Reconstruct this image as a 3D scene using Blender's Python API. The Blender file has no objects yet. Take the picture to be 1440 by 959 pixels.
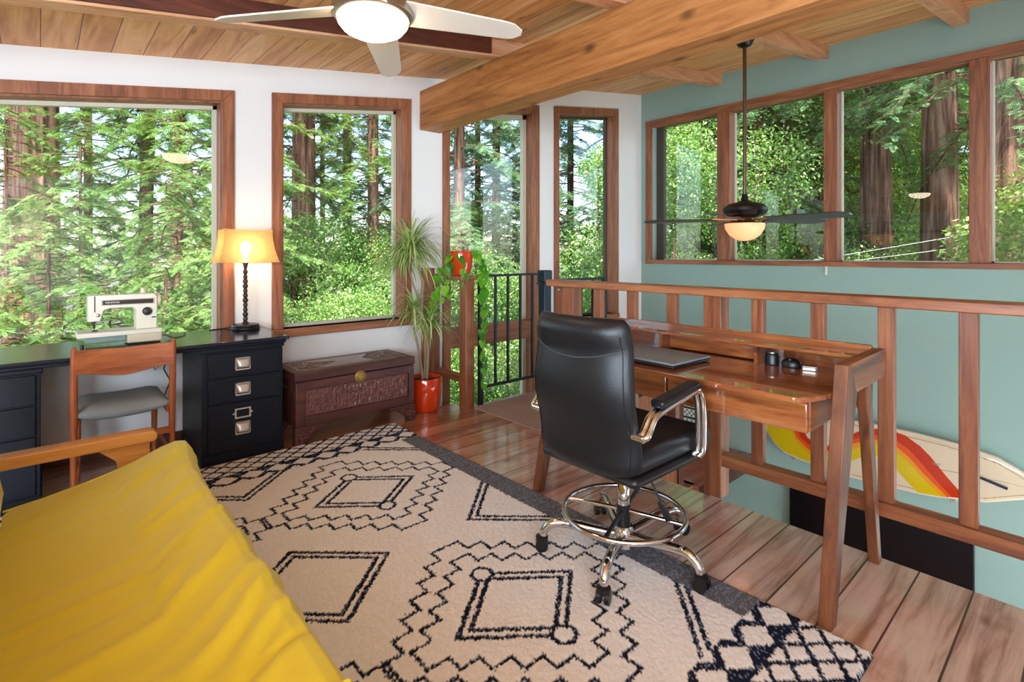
import bpy, math, random
import numpy as np
from mathutils import Vector, Matrix, noise
random.seed(7)
R = math.radians
sc = bpy.context.scene
COL = sc.collection

# ------------------------------------------------------------------ helpers
class MB:
    def __init__(s): s.v = []; s.f = []; s.m = []; s.mi = 0
    def add(s, vs, fs, M=None):
        o = len(s.v)
        for p in vs:
            p = Vector(p)
            if M is not None: p = M @ p
            s.v.append(tuple(p))
        for f in fs:
            s.f.append(tuple(i + o for i in f)); s.m.append(s.mi)
        return s
    def box(s, x0, x1, y0, y1, z0, z1, M=None):
        v = [(x0,y0,z0),(x1,y0,z0),(x1,y1,z0),(x0,y1,z0),(x0,y0,z1),(x1,y0,z1),(x1,y1,z1),(x0,y1,z1)]
        return s.add(v, [(0,3,2,1),(4,5,6,7),(0,1,5,4),(1,2,6,5),(2,3,7,6),(3,0,4,7)], M)
    def prism(s, poly, a0, a1, axis='y', M=None):
        # poly: 2D points; axis = extrude axis. y -> (x,z); x -> (y,z); z -> (x,y)
        n = len(poly); vs = []
        for a in (a0, a1):
            for p, q in poly:
                vs.append((p, a, q) if axis == 'y' else (a, p, q) if axis == 'x' else (p, q, a))
        fs = [tuple(range(n))[::-1], tuple(range(n, 2*n))] + [(i, (i+1) % n, (i+1) % n + n, i+n) for i in range(n)]
        return s.add(vs, fs, M)
    def bar(s, p0, p1, w, h, up=(0,0,1), w1=None, h1=None):
        p0, p1 = Vector(p0), Vector(p1); d = (p1-p0).normalized()
        u = Vector(up); x = d.cross(u).normalized(); y = x.cross(d).normalized()
        w1 = w if w1 is None else w1; h1 = h if h1 is None else h1
        vs = []
        for p, a, b in ((p0, w/2, h/2), (p1, w1/2, h1/2)):
            for i, j in ((-1,-1),(1,-1),(1,1),(-1,1)): vs.append(p + x*a*i + y*b*j)
        return s.add(vs, [(0,3,2,1),(4,5,6,7),(0,1,5,4),(1,2,6,5),(2,3,7,6),(3,0,4,7)])
    def tube(s, pts, r, n=10, cap=True):
        pts = [Vector(p) for p in pts]; m = len(pts)
        rs = r if isinstance(r, (list, tuple)) else [r]*m
        t = (pts[1]-pts[0]).normalized()
        a = t.orthogonal().normalized(); vs = []
        for i, p in enumerate(pts):
            if i == 0: t = pts[1]-pts[0]
            elif i == m-1: t = pts[-1]-pts[-2]
            else: t = pts[i+1]-pts[i-1]
            t.normalize(); a = (a - t*a.dot(t)).normalized(); b = t.cross(a)
            for k in range(n):
                c = 2*math.pi*k/n; vs.append(p + (a*math.cos(c) + b*math.sin(c))*rs[i])
        fs = [(i*n+k, i*n+(k+1) % n, (i+1)*n+(k+1) % n, (i+1)*n+k) for i in range(m-1) for k in range(n)]
        if cap: fs += [tuple(range(n))[::-1], tuple(range((m-1)*n, m*n))]
        return s.add(vs, fs)
    def ring(s, c, rad, r, n=48, k=10, M=None):
        vs = []; fs = []
        for i in range(n):
            a = 2*math.pi*i/n
            for j in range(k):
                b = 2*math.pi*j/k; q = rad + r*math.cos(b)
                vs.append((c[0]+q*math.cos(a), c[1]+q*math.sin(a), c[2]+r*math.sin(b)))
                fs.append((i*k+j, ((i+1) % n)*k+j, ((i+1) % n)*k+(j+1) % k, i*k+(j+1) % k))
        return s.add(vs, fs, M)
    def lathe(s, prof, c=(0,0,0), n=32, M=None, cap=True):
        m = len(prof); vs = []
        for r, z in prof:
            for k in range(n):
                a = 2*math.pi*k/n; vs.append((c[0]+r*math.cos(a), c[1]+r*math.sin(a), c[2]+z))
        fs = [(i*n+k, i*n+(k+1) % n, (i+1)*n+(k+1) % n, (i+1)*n+k) for i in range(m-1) for k in range(n)]
        if cap: fs += [tuple(range(n))[::-1], tuple(range((m-1)*n, m*n))]
        return s.add(vs, fs, M)
    def cyl(s, p0, p1, r, r1=None, n=20):
        return s.tube([p0, p1], [r, r if r1 is None else r1], n)
    def obj(s, name, mats, parent=None, bevel=0, seg=2, smooth=True, ang=38, loc=None):
        me = bpy.data.meshes.new(name)
        me.from_pydata(s.v, [], s.f)
        if not isinstance(mats, (list, tuple)): mats = [mats]
        for m in mats: me.materials.append(m)
        if len(mats) > 1: me.polygons.foreach_set('material_index', s.m)
        me.update()
        if smooth:
            me.shade_smooth()
            try: me.set_sharp_from_angle(angle=R(ang))
            except Exception: pass
        o = bpy.data.objects.new(name, me); COL.objects.link(o)
        if loc is not None: o.location = loc
        if parent is not None: o.parent = parent
        if bevel:
            b = o.modifiers.new('bevel', 'BEVEL'); b.width = bevel; b.segments = seg
            b.limit_method = 'ANGLE'; b.angle_limit = R(40); b.harden_normals = False
        return o

def thing(name, label, cat, loc=(0,0,0), rz=0, group=None, kind=None):
    o = bpy.data.objects.new(name, None); COL.objects.link(o); o.empty_display_size = .1
    o.location = loc; o.rotation_euler = (0,0,rz)
    if label: o['label'] = label
    if cat: o['category'] = cat
    if group: o['group'] = group
    if kind: o['kind'] = kind
    return o
def tag(o, label=None, cat=None, group=None, kind=None):
    if label: o['label'] = label
    if cat: o['category'] = cat
    if group: o['group'] = group
    if kind: o['kind'] = kind
    return o
def dup(root, loc, rz=0, scale=None, label=None, group=None):
    r = root.copy(); COL.objects.link(r); r.location = loc; r.rotation_euler = (0,0,rz)
    if scale: r.scale = scale
    if label: r['label'] = label
    if group: r['group'] = group
    for ch in list(root.children):
        c = ch.copy(); COL.objects.link(c); c.parent = r
        for g in list(ch.children):
            d = g.copy(); COL.objects.link(d); d.parent = c
    return r

# ------------------------------------------------------------------ materials
def srgb(h):
    if isinstance(h, str):
        h = h.lstrip('#'); h = [int(h[i:i+2], 16)/255 for i in (0,2,4)]
    return tuple((c/12.92 if c <= .04045 else ((c+.055)/1.055)**2.4) for c in h) + (1,)
class NT:
    def __init__(s, name):
        s.m = bpy.data.materials.new(name); s.m.use_nodes = True; s.t = s.m.node_tree
        s.t.nodes.clear(); s.out = s.n('ShaderNodeOutputMaterial')
    def n(s, typ, **kw):
        nd = s.t.nodes.new(typ)
        for k, v in kw.items(): setattr(nd, k, v)
        return nd
    def l(s, a, b): s.t.links.new(a, b)
    def math(s, op, a, b=None, c=None):
        nd = s.n('ShaderNodeMath', operation=op)
        for i, q in enumerate((a, b, c)):
            if q is None: continue
            if isinstance(q, (int, float)): nd.inputs[i].default_value = q
            else: s.l(q, nd.inputs[i])
        return nd.outputs[0]
    def mix(s, f, a, b, blend='MIX'):
        nd = s.n('ShaderNodeMix', data_type='RGBA', blend_type=blend)
        for i, q in ((0, f), (6, a), (7, b)):
            if isinstance(q, (int, float, tuple)): nd.inputs[i].default_value = q
            else: s.l(q, nd.inputs[i])
        return nd.outputs[2]
    def ramp(s, f, stops):
        nd = s.n('ShaderNodeValToRGB'); e = nd.color_ramp.elements
        while len(e) < len(stops): e.new(.5)
        for el, (p, c) in zip(e, stops): el.position = p; el.color = c
        s.l(f, nd.inputs[0]); return nd.outputs[0]
    def noise(s, vec, scale, detail=4, rough=.55, dist=0):
        nd = s.n('ShaderNodeTexNoise'); nd.inputs['Scale'].default_value = scale
        nd.inputs['Detail'].default_value = detail; nd.inputs['Roughness'].default_value = rough
        nd.inputs['Distortion'].default_value = dist
        if vec is not None: s.l(vec, nd.inputs['Vector'])
        return nd.outputs['Fac']
    def coord(s, scale=(1,1,1), which='Object', loc=(0,0,0)):
        tc = s.n('ShaderNodeTexCoord'); mp = s.n('ShaderNodeMapping')
        mp.inputs['Scale'].default_value = scale; mp.inputs['Location'].default_value = loc
        s.l(tc.outputs[which], mp.inputs['Vector']); return mp.outputs[0]
    def bump(s, h, strength=.2, dist=.01):
        nd = s.n('ShaderNodeBump'); nd.inputs['Strength'].default_value = strength
        nd.inputs['Distance'].default_value = dist; s.l(h, nd.inputs['Height']); return nd.outputs[0]
    def bsdf(s, col, rough=.5, metal=0, normal=None, spec=None, **kw):
        b = s.n('ShaderNodeBsdfPrincipled')
        for k, v in (('Base Color', col), ('Roughness', rough), ('Metallic', metal)):
            if isinstance(v, (int, float, tuple)): b.inputs[k].default_value = v
            else: s.l(v, b.inputs[k])
        if spec is not None: b.inputs['Specular IOR Level'].default_value = spec
        if normal is not None: s.l(normal, b.inputs['Normal'])
        for k, v in kw.items(): b.inputs[k.replace('_', ' ')].default_value = v
        s.l(b.outputs[0], s.out.inputs[0]); return b
_mc = {}
def plain(name, col, rough=.5, metal=0, bumpy=0, bscale=40, var=0, **kw):
    if name in _mc: return _mc[name]
    t = NT(name); c = t.coord()
    h = t.noise(c, bscale)
    cc = srgb(col)
    if var:
        d = tuple(x*(1-var) for x in cc[:3])+(1,); e = tuple(min(1, x*(1+var)) for x in cc[:3])+(1,)
        cc = t.mix(t.noise(c, 6, 5), d, e)
    t.bsdf(cc, rough, metal, t.bump(h, bumpy, .004) if bumpy else None, **kw)
    _mc[name] = t.m; return t.m
def wood(key, dark, mid, light, axis='x', rough=.35, fine=1., knots=0, coat=0, bump=.08, spec=.5):
    name = key + '_' + axis
    if name in _mc: return _mc[name]
    t = NT(name)
    k = {'x': (1.2, 14, 14), 'y': (14, 1.2, 14), 'z': (14, 14, 1.2)}[axis]
    tc = t.n('ShaderNodeTexCoord'); oi = t.n('ShaderNodeObjectInfo')
    ad = t.n('ShaderNodeVectorMath', operation='MULTIPLY_ADD')
    t.l(oi.outputs['Random'], ad.inputs[0]); ad.inputs[1].default_value = (7, 5, 9); t.l(tc.outputs['Object'], ad.inputs[2])
    mp = t.n('ShaderNodeMapping'); mp.inputs['Scale'].default_value = tuple(q*fine for q in k); t.l(ad.outputs[0], mp.inputs[0])
    v = mp.outputs[0]
    a = t.noise(v, 1.0, 6, .62, 1.2)
    b = t.noise(v, 6.0, 4, .6, .3)
    f = t.math('ADD', t.math('MULTIPLY', a, .75), t.math('MULTIPLY', b, .25))
    col = t.ramp(f, [(.33, srgb(dark)), (.5, srgb(mid)), (.68, srgb(light))])
    if knots:
        mp2 = t.n('ShaderNodeMapping'); mp2.inputs['Scale'].default_value = tuple(3.2 if q < 5 else 5.5 for q in k); t.l(ad.outputs[0], mp2.inputs[0])
        vo = t.n('ShaderNodeTexVoronoi'); t.l(mp2.outputs[0], vo.inputs[0]); vo.inputs['Scale'].default_value = 1.0
        kf = t.ramp(vo.outputs['Distance'], [(.05, (1,1,1,1)), (.05+.12*knots, (0,0,0,1))])
        col = t.mix(kf, col, srgb(dark), 'MULTIPLY') if False else t.mix(t.math('MULTIPLY', kf, .8), col, tuple(q*.35 for q in srgb(dark)[:3])+(1,))
    t.bsdf(col, rough, 0, t.bump(f, bump, .003), spec=spec, **({'Coat_Weight': coat*2, 'Coat_Roughness': .05, 'Coat_IOR': 1.75} if coat else {}))
    _mc[name] = t.m; return t.m

def planks(name, across, width, dark, mid, light, rough, gap=.035, knots=.6, coat=0, gapcol=.25, length=0, sheen_blot=None):
    t = NT(name); i = 'XYZ'.index(across.upper()); run = 1 - i
    tc = t.n('ShaderNodeTexCoord'); sp = t.n('ShaderNodeSeparateXYZ'); t.l(tc.outputs['Object'], sp.inputs[0])
    u = t.math('DIVIDE', sp.outputs[i], width); fl = t.math('FLOOR', u); fr = t.math('FRACT', u)
    wn = t.n('ShaderNodeTexWhiteNoise', noise_dimensions='1D'); t.l(fl, wn.inputs['W'])
    cb = t.n('ShaderNodeCombineXYZ')
    t.l(t.math('MULTIPLY', sp.outputs[i], 14), cb.inputs[i]); 
    t.l(t.math('ADD', t.math('MULTIPLY', sp.outputs[run], 1.1), t.math('MULTIPLY', wn.outputs[0], 37)), cb.inputs[run])
    t.l(t.math('MULTIPLY', fl, 3.7), cb.inputs[2])
    a = t.noise(cb.outputs[0], 1.0, 6, .62, 1.0)
    f = t.math('ADD', t.math('MULTIPLY', a, .8), t.math('MULTIPLY', wn.outputs[0], .2))
    col = t.ramp(f, [(.32, srgb(dark)), (.52, srgb(mid)), (.7, srgb(light))])
    if sheen_blot:  # pale window sheen painted over worn blotches, stronger towards low Y
        sheen_grad = t.n('ShaderNodeMapRange'); sheen_grad.inputs[1].default_value = 3.3; sheen_grad.inputs[2].default_value = 1.2; sheen_grad.inputs[3].default_value = -.12; sheen_grad.inputs[4].default_value = .16
        t.l(sp.outputs[1], sheen_grad.inputs[0])
        bf = t.ramp(t.math('ADD', t.noise(tc.outputs['Object'], 2.4, 6, .68), sheen_grad.outputs[0]), [(.42, (0,0,0,1)), (.66, (1,1,1,1))])
        col = t.mix(t.math('MULTIPLY', bf, .8), col, t.ramp(a, [(.34, srgb('#8f7365')), (.5, srgb(sheen_blot)), (.62, srgb('#d8c8bd'))]))
    cb2 = t.n('ShaderNodeCombineXYZ'); t.l(t.math('MULTIPLY', sp.outputs[i], 7.5), cb2.inputs[i])
    t.l(t.math('ADD', t.math('MULTIPLY', sp.outputs[run], 2.6), t.math('MULTIPLY', wn.outputs[0], 37)), cb2.inputs[run])
    vo = t.n('ShaderNodeTexVoronoi'); t.l(cb2.outputs[0], vo.inputs[0]); vo.inputs['Scale'].default_value = 1
    kf = t.ramp(vo.outputs['Distance'], [(.04, (1,1,1,1)), (.04+.13*knots, (0,0,0,1))])
    col = t.mix(t.math('MULTIPLY', kf, .75), col, tuple(q*.4 for q in srgb(dark)[:3])+(1,))
    g = t.math('LESS_THAN', t.math('MINIMUM', fr, t.math('SUBTRACT', 1., fr)), gap/2)
    if length:
        w = t.math('FRACT', t.math('ADD', t.math('DIVIDE', sp.outputs[run], length), t.math('MULTIPLY', wn.outputs[0], 5)))
        g = t.math('MAXIMUM', g, t.math('LESS_THAN', w, .002/length*3))
    col = t.mix(g, col, tuple(q*gapcol for q in srgb(dark)[:3])+(1,))
    hh = t.math('SUBTRACT', t.math('MULTIPLY', a, .25), g)
    rg = t.math('ADD', rough-.08, t.math('MULTIPLY', t.noise(tc.outputs['Object'], 9, 4), .16))
    t.bsdf(col, rg, 0, t.bump(hh, .35, .003), **({'Coat_Weight': coat, 'Coat_Roughness': .13, 'Coat_IOR': 1.8} if coat else {}))
    return t.m

M_white = plain('white_plaster', '#e9e6e2', .9, bumpy=.25, bscale=60)
M_green = plain('sage_green_plaster', '#94b0a6', .85, bumpy=.25, bscale=45, var=.03)
M_trimx = wood('redwood_trim', '#683d26', '#92583a', '#b0754e', 'x', .5)
M_trimy = wood('redwood_trim', '#683d26', '#92583a', '#b0754e', 'y', .5)
M_trimz = wood('redwood_trim', '#683d26', '#92583a', '#b0754e', 'z', .5)
M_beam = wood('golden_beam', '#7b4820', '#aa6c38', '#c4884f', 'y', .55, .8, knots=1.3)
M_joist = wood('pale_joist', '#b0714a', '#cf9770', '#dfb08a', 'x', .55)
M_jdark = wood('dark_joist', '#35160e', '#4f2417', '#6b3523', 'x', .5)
M_ceil = planks('ceiling_boards', 'x', .163, '#b87540', '#e0a468', '#f0c292', .5, .03, 1.0, gapcol=.3)
M_floor = planks('floor_boards', 'y', .162, '#84492c', '#b27450', '#c99270', .34, .04, .75, coat=1., sheen_blot='#cbb8ae', gapcol=.2)
M_lfloor = planks('lower_floor_boards', 'y', .1, '#8a5040', '#a86c58', '#bd8672', .22, .02, .3, coat=.4)
M_navy = plain('navy_paint', '#0f121c', .45, bumpy=.05, Specular_IOR_Level=.25)
M_navytop = plain('navy_gloss_paint', '#151b28', .15, bumpy=.03)
M_nickel = plain('brushed_nickel', '#b9b2a8', .32, 1)
M_pewter = plain('pale_pewter', '#c9bfb4', .4, .7)
M_chrome = plain('chrome', '#dddddf', .08, 1)
M_black = plain('black_plastic', '#101114', .4)
M_iron = plain('black_iron', '#14161b', .45, bumpy=.05)
M_navypost = plain('navy_metal', '#1d2c3d', .4)
M_brass = plain('aged_brass', '#a98a4c', .38, .9, bumpy=.2, bscale=60)
M_leather = plain('black_leather', '#0d0f14', .42, bumpy=.18, bscale=160)
M_teakz = wood('teak', '#7a3a1c', '#9c5229', '#b86a3a', 'z', .4)
M_teakx = wood('teak', '#7a3a1c', '#9c5229', '#b86a3a', 'x', .4)
M_dkx = wood('acacia', '#4f2613', '#864a26', '#aa6a3a', 'x', .36, 1., knots=.5)
M_dky = wood('acacia', '#4f2613', '#8b4c27', '#b06e3c', 'y', .26, 1., knots=.5, coat=.5, bump=.03)
M_dkz = wood('acacia', '#452414', '#703f24', '#8c5634', 'z', .42, 1., knots=.3)
M_railx = wood('rail', '#60321b', '#8d5230', '#ab7048', 'x', .42)
M_raily = wood('rail', '#60321b', '#8d5230', '#ab7048', 'y', .38)
M_railz = wood('rail', '#5a2e1a', '#824a2c', '#9f6540', 'z', .42)
M_pine = wood('pine', '#b5702c', '#cf8c42', '#dda35c', 'x', .35, coat=.3)
M_chest = wood('chest', '#2f1512', '#4d2721', '#683a30', 'x', .42)
M_chestd = plain('carved_mahogany', '#6a4038', .34, bumpy=.1, var=.15)
M_orange = plain('orange_glaze', '#c2340c', .12, Coat_Weight=.5)
M_soil = plain('soil', '#2b1c14', .95, bumpy=.8, bscale=80)
M_cream = plain('cream_enamel', '#d8c9ac', .35)
M_ivory = plain('ivory_plastic', '#e6dfcc', .4)
M_laptop = plain('laptop_shell', '#76858f', .28, 0)
M_lampw = plain('dark_turned_wood', '#3a2014', .35, var=.3)

def glass_mat():
    t = NT('window_glass')
    tr = t.n('ShaderNodeBsdfTransparent'); gl = t.n('ShaderNodeBsdfGlossy'); gl.inputs['Roughness'].default_value = .0
    tr.inputs[0].default_value = (.96,.98,.97,1)
    g = t.n('ShaderNodeNewGeometry'); dt = t.n('ShaderNodeVectorMath', operation='DOT_PRODUCT')
    t.l(g.outputs['Normal'], dt.inputs[0]); t.l(g.outputs['Incoming'], dt.inputs[1])
    fr = t.math('ADD', .04, t.math('MULTIPLY', .96, t.math('POWER', t.math('SUBTRACT', 1., t.math('ABSOLUTE', dt.outputs['Value'])), 5.)))
    mx = t.n('ShaderNodeMixShader'); t.l(fr, mx.inputs[0]); t.l(tr.outputs[0], mx.inputs[1]); t.l(gl.outputs[0], mx.inputs[2])
    t.l(mx.outputs[0], t.out.inputs[0]); return t.m
M_glass = glass_mat()
def glow(name, col, strength, base='#fff4e0', rough=.4):
    t = NT(name); b = t.bsdf(srgb(base), rough); b.inputs['Emission Color'].default_value = srgb(col)
    b.inputs['Emission Strength'].default_value = strength; return t.m
M_bowl = glow('lit_opal_glass', '#ffe6c8', 9)
M_bowl2 = glow('amber_frosted_glass', '#ff9c62', .75, '#d8a27c')
M_bulb = glow('lit_bulb', '#ffd9a0', 30)

# ------------------------------------------------------------------ setting
D, G = 4.1, 5.95
WX, WY = -2.0, -2.0                         # far sides of the loft behind the viewer
def roof(x): return 2.442 + .152*x
def head(x): return 2.165 + .1515*x + .0    # inner top of the sloping windows
LOW = -2.45

# window wall (Y = D) built from pieces around four openings
op = [(-1.75, .945, .66), (1.348, 2.37, .68), (2.86, 3.96, LOW+.25), (4.35, 5.36, .50)]
b = MB()
def wall_piece(x0, x1, z0a, z1a, z0b, z1b): b.prism([(x0, z0a), (x1, z0b), (x1, z1b), (x0, z1a)], D, D+.16, 'y')
xs = WX-.2
for i, (x0, x1, zs) in enumerate(op):
    wall_piece(xs, x0, LOW, roof(xs)+.05, LOW, roof(x0)+.05)
    wall_piece(x0, x1, LOW, zs, LOW, zs)
    wall_piece(x0, x1, head(x0), roof(x0)+.05, head(x1), roof(x1)+.05)
    xs = x1
wall_piece(xs, G+.16, LOW, roof(xs)+.05, LOW, roof(G+.16)+.05)
tag(b.obj('wall_back', M_white, smooth=False), kind='structure')

# green wall (X = G) with a band of four panes
gz0, gz1 = 1.165, 2.90
gy = [(3.925, 3.04), (2.887, 1.905), (1.783, .78), (.643, -1.1)]
b = MB()
b.box(G, G+.16, WY-.2, D, LOW, gz0); b.box(G, G+.16, WY-.2, D, gz1, roof(G)+.08)
b.box(G, G+.16, gy[0][0], D, gz0, gz1); b.box(G, G+.16, WY-.2, gy[3][1], gz0, gz1)
tag(b.obj('wall_right', M_green, smooth=False), kind='structure')

# walls behind the viewer, with openings added to light the room
b = MB(); t0, t1 = -1.75, .72
b.box(WX-.2, WX, WY-.2, t0, LOW, roof(WX)+.05); b.box(WX-.2, WX, t1, D+.16, LOW, roof(WX)+.05)
b.box(WX-.2, WX, t0, t1, LOW, .35); b.box(WX-.2, WX, t0, t1, 1.98, roof(WX)+.05)
tag(b.obj('wall_left', M_white, smooth=False), kind='structure')
b = MB()
def fw(x0, x1, z0, z1a, z1b): b.prism([(x0, z0), (x1, z0), (x1, z1b), (x0, z1a)], WY-.16, WY, 'y')
fw(WX-.2, -1.8, LOW, roof(WX-.2)+.05, roof(-1.8)+.05); fw(-1.8, -.55, LOW, .35, .35)
b.prism([(-1.8, 1.98), (-.55, 1.98), (-.55, roof(-.55)+.05), (-1.8, roof(-1.8)+.05)], WY-.16, WY, 'y')
b.prism([(-.55, LOW), (2.7, LOW), (2.7, roof(2.7)+.05), (-.55, roof(-.55)+.05)], WY-.16, WY, 'y')
b.prism([(2.7, -.15), (5.7, -.15), (5.7, roof(5.7)+.05), (2.7, roof(2.7)+.05)], WY-.16, WY, 'y')
b.box(2.7, 5.7, WY-.16, WY, LOW, -2.2)
fw(5.7, G+.16, LOW, roof(5.7)+.05, roof(G+.16)+.05)
tag(b.obj('wall_front', M_white, smooth=False), kind='structure')
b = MB(); b.box(2.2, 2.36, WY, D, LOW, -.22)  # unseen wall added to contain light under the loft
tag(b.obj('added_wall_lower', M_white, smooth=False), kind='structure')

# floors
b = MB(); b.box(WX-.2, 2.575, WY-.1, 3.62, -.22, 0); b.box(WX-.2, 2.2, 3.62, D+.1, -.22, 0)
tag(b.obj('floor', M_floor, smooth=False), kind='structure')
b = MB(); b.box(2.2, G+.1, WY-.1, D+.1, LOW-.15, LOW)
tag(b.obj('floor_lower', M_lfloor, smooth=False), kind='structure')
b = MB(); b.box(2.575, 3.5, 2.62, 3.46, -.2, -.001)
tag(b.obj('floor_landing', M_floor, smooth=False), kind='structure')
b = MB(); b.box(4.72, G, 2.6, D, -1.14, -1.0)
tag(b.obj('floor_stair_landing', M_lfloor, smooth=False), kind='structure')
# ceiling, with unseen eaves added to block sun at the back windows
b = MB(); b.prism([(WX-1.3, roof(WX-1.3)), (G+1.3, roof(G+1.3)), (G+1.3, roof(G+1.3)+.12), (WX-1.3, roof(WX-1.3)+.12)], WY-1.6, D+.6, 'y')
tag(b.obj('ceiling', M_ceil, smooth=False), kind='structure')
# skirting under the window wall
b = MB(); b.box(WX, 2.2, D-.018, D, 0, .07)
tag(b.obj('baseboard_back', M_jdark), kind='structure')

# big beam and joists
o = MB().box(2.54, 2.755, WY, D, 2.355, 2.705).obj('ceiling_beam', M_beam, bevel=.008); tag(o, kind='structure')
for y in (-1.5, -.34, .78, 1.86, 2.98):
    b = MB(); x0, x1 = WX, G
    b.prism([(x0, roof(x0)-.125), (x1, roof(x1)-.125), (x1, roof(x1)), (x0, roof(x0))], y, y+.11, 'y')
    tag(b.obj('ceiling_joist', M_joist, bevel=.004), kind='structure')
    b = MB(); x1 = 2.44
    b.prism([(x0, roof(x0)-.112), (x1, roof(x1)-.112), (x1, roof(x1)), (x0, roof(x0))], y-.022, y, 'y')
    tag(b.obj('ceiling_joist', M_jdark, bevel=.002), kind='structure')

# windows of the back wall
M_sash = plain('pale_sash', '#c9c2ac', .6); M_sashd = plain('dark_sash', '#4a4038', .6)
for i, (x0, x1, zs) in enumerate(op):
    w = thing('window_%d' % (i+1), None, None, (0,0,0), kind='structure')
    tw = .075; pr = .022; b = MB()
    Ht = lambda x: head(x)
    if i == 0: zb = .7
    else: zb = zs
    b.prism([(x0-tw, zb-.0), (x0, zb), (x0, Ht(x0)), (x0-tw, Ht(x0-tw)+tw)], D-pr, D+.001, 'y')
    b.prism([(x1, zb), (x1+tw, zb), (x1+tw, Ht(x1+tw)+tw), (x1, Ht(x1))], D-pr, D+.001, 'y')
    b.prism([(x0-tw, Ht(x0-tw)+tw), (x0, Ht(x0)), (x1, Ht(x1)), (x1+tw, Ht(x1+tw)+tw)], D-pr-.004, D+.001, 'y')
    # jamb linings
    b.prism([(x1-.012, zs), (x1, zs), (x1, Ht(x1)), (x1-.012, Ht(x1))], D, D+.12, 'y')
    b.prism([(x0, zs), (x0+.012, zs), (x0+.012, Ht(x0)), (x0, Ht(x0))], D, D+.12, 'y')
    b.prism([(x0, Ht(x0)-.012), (x1, Ht(x1)-.012), (x1, Ht(x1)), (x0, Ht(x0))], D, D+.12, 'y')
    b.obj('window_frame', M_trimz, w, bevel=.003)
    if i in (1, 3):
        MB().box(x0-tw, x1+tw, D-pr-.015, D+.12, zs-.06, zs).obj('window_sill', M_trimx, w, bevel=.004)
    # outer sash
    b = MB(); s = .028 if i != 2 else .05
    b.prism([(x0, zs), (x0+s, zs), (x0+s, Ht(x0)), (x0, Ht(x0))], D+.10, D+.14, 'y')
    b.prism([(x1-s*1.3, zs), (x1, zs), (x1, Ht(x1)), (x1-s*1.3, Ht(x1))], D+.10, D+.14, 'y')
    b.prism([(x0, Ht(x0)-s-.01), (x1, Ht(x1)-s-.01), (x1, Ht(x1)), (x0, Ht(x0))], D+.10, D+.14, 'y')
    b.box(x0, x1, D+.10, D+.14, zs, zs+s*.8)
    b.obj('window_sash', M_sashd if i == 3 else M_sash, w)
    if i == 2: MB().box(x0, x1, D-.02, D+.13, .35, .535).obj('window_rail', M_trimx, w, bevel=.004)
    b = MB(); b.prism([(x0, zs), (x1, zs), (x1, Ht(x1)), (x0, Ht(x0))], D+.118, D+.122, 'y')
    b.obj('pane', M_glass, w, smooth=False)
# green wall windows
w = thing('window_5', None, None, kind='structure')
b = MB(); pr = .025
b.box(G-pr, G, gy[0][0], gy[0][0]+.095, gz0-.055, gz1+.07)
for (a0, a1) in ((3.04, 2.887), (1.905, 1.783), (.78, .643)): b.box(G-pr+.006, G+.13, a1, a0, gz0, gz1)
b.obj('window_post', M_trimz, w, bevel=.004)
b = MB(); b.box(G-pr-.004, G+.001, gy[3][1]-.1, gy[0][0]+.095, gz1, gz1+.072)
b.box(G, G+.13, gy[3][1], gy[0][0], gz1-.014, gz1)
b.obj('window_frame', M_trimy, w, bevel=.004)
b = MB(); b.box(G-pr-.012, G+.13, gy[3][1]-.1, gy[0][0]+.095, gz0-.05, gz0)
b.obj('window_sill', M_trimy, w, bevel=.004)
for i, (a0, a1) in enumerate(gy):
    b = MB(); s = .014
    b.box(G+.1, G+.14, a0-s, a0, gz0, gz1); b.box(G+.1, G+.14, a1, a1+s, gz0, gz1)
    b.box(G+.1, G+.14, a1, a0, gz0, gz0+s); b.box(G+.1, G+.14, a1, a0, gz1-s, gz1)
    b.obj('window_sash', M_sash, w)
    MB().box(G+.118, G+.122, a1, a0, gz0, gz1).obj('pane', M_glass, w, smooth=False)
MB().box(G+.09, G+.15, 3.82, 3.925, gz0, gz1).obj('window_casing', M_sashd, w)
# unseen windows added behind the viewer to carry the fill lights
w = thing('window_6', None, None, kind='structure')  # added unseen window for fill_left
b = MB(); b.box(WX-.03, WX+.02, t0-.07, t0, .28, 2.05); b.box(WX-.03, WX+.02, t1, t1+.07, .28, 2.05)
b.box(WX-.03, WX+.02, t0, t1, .28, .35); b.box(WX-.03, WX+.02, t0, t1, 1.98, 2.05)
b.obj('window_frame', M_trimz, w); MB().box(WX-.12, WX-.116, t0, t1, .35, 1.98).obj('pane', M_glass, w, smooth=False)
for (x0, x1, z0, z1) in ((-1.8, -.55, .35, 1.98), (2.7, 5.7, -2.2, -.15)):
    w = thing('window_7', None, None, kind='structure')  # added unseen window for the fill lights
    b = MB(); b.box(x0-.07, x1+.07, WY-.01, WY+.02, z0-.07, z0); b.box(x0-.07, x1+.07, WY-.01, WY+.02, z1, z1+.07)
    b.box(x0-.07, x0, WY-.01, WY+.02, z0, z1); b.box(x1, x1+.07, WY-.01, WY+.02, z0, z1)
    b.obj('window_frame', M_trimz, w); MB().box(x0, x1, WY-.1, WY-.096, z0, z1).obj('pane', M_glass, w, smooth=False)

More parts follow.
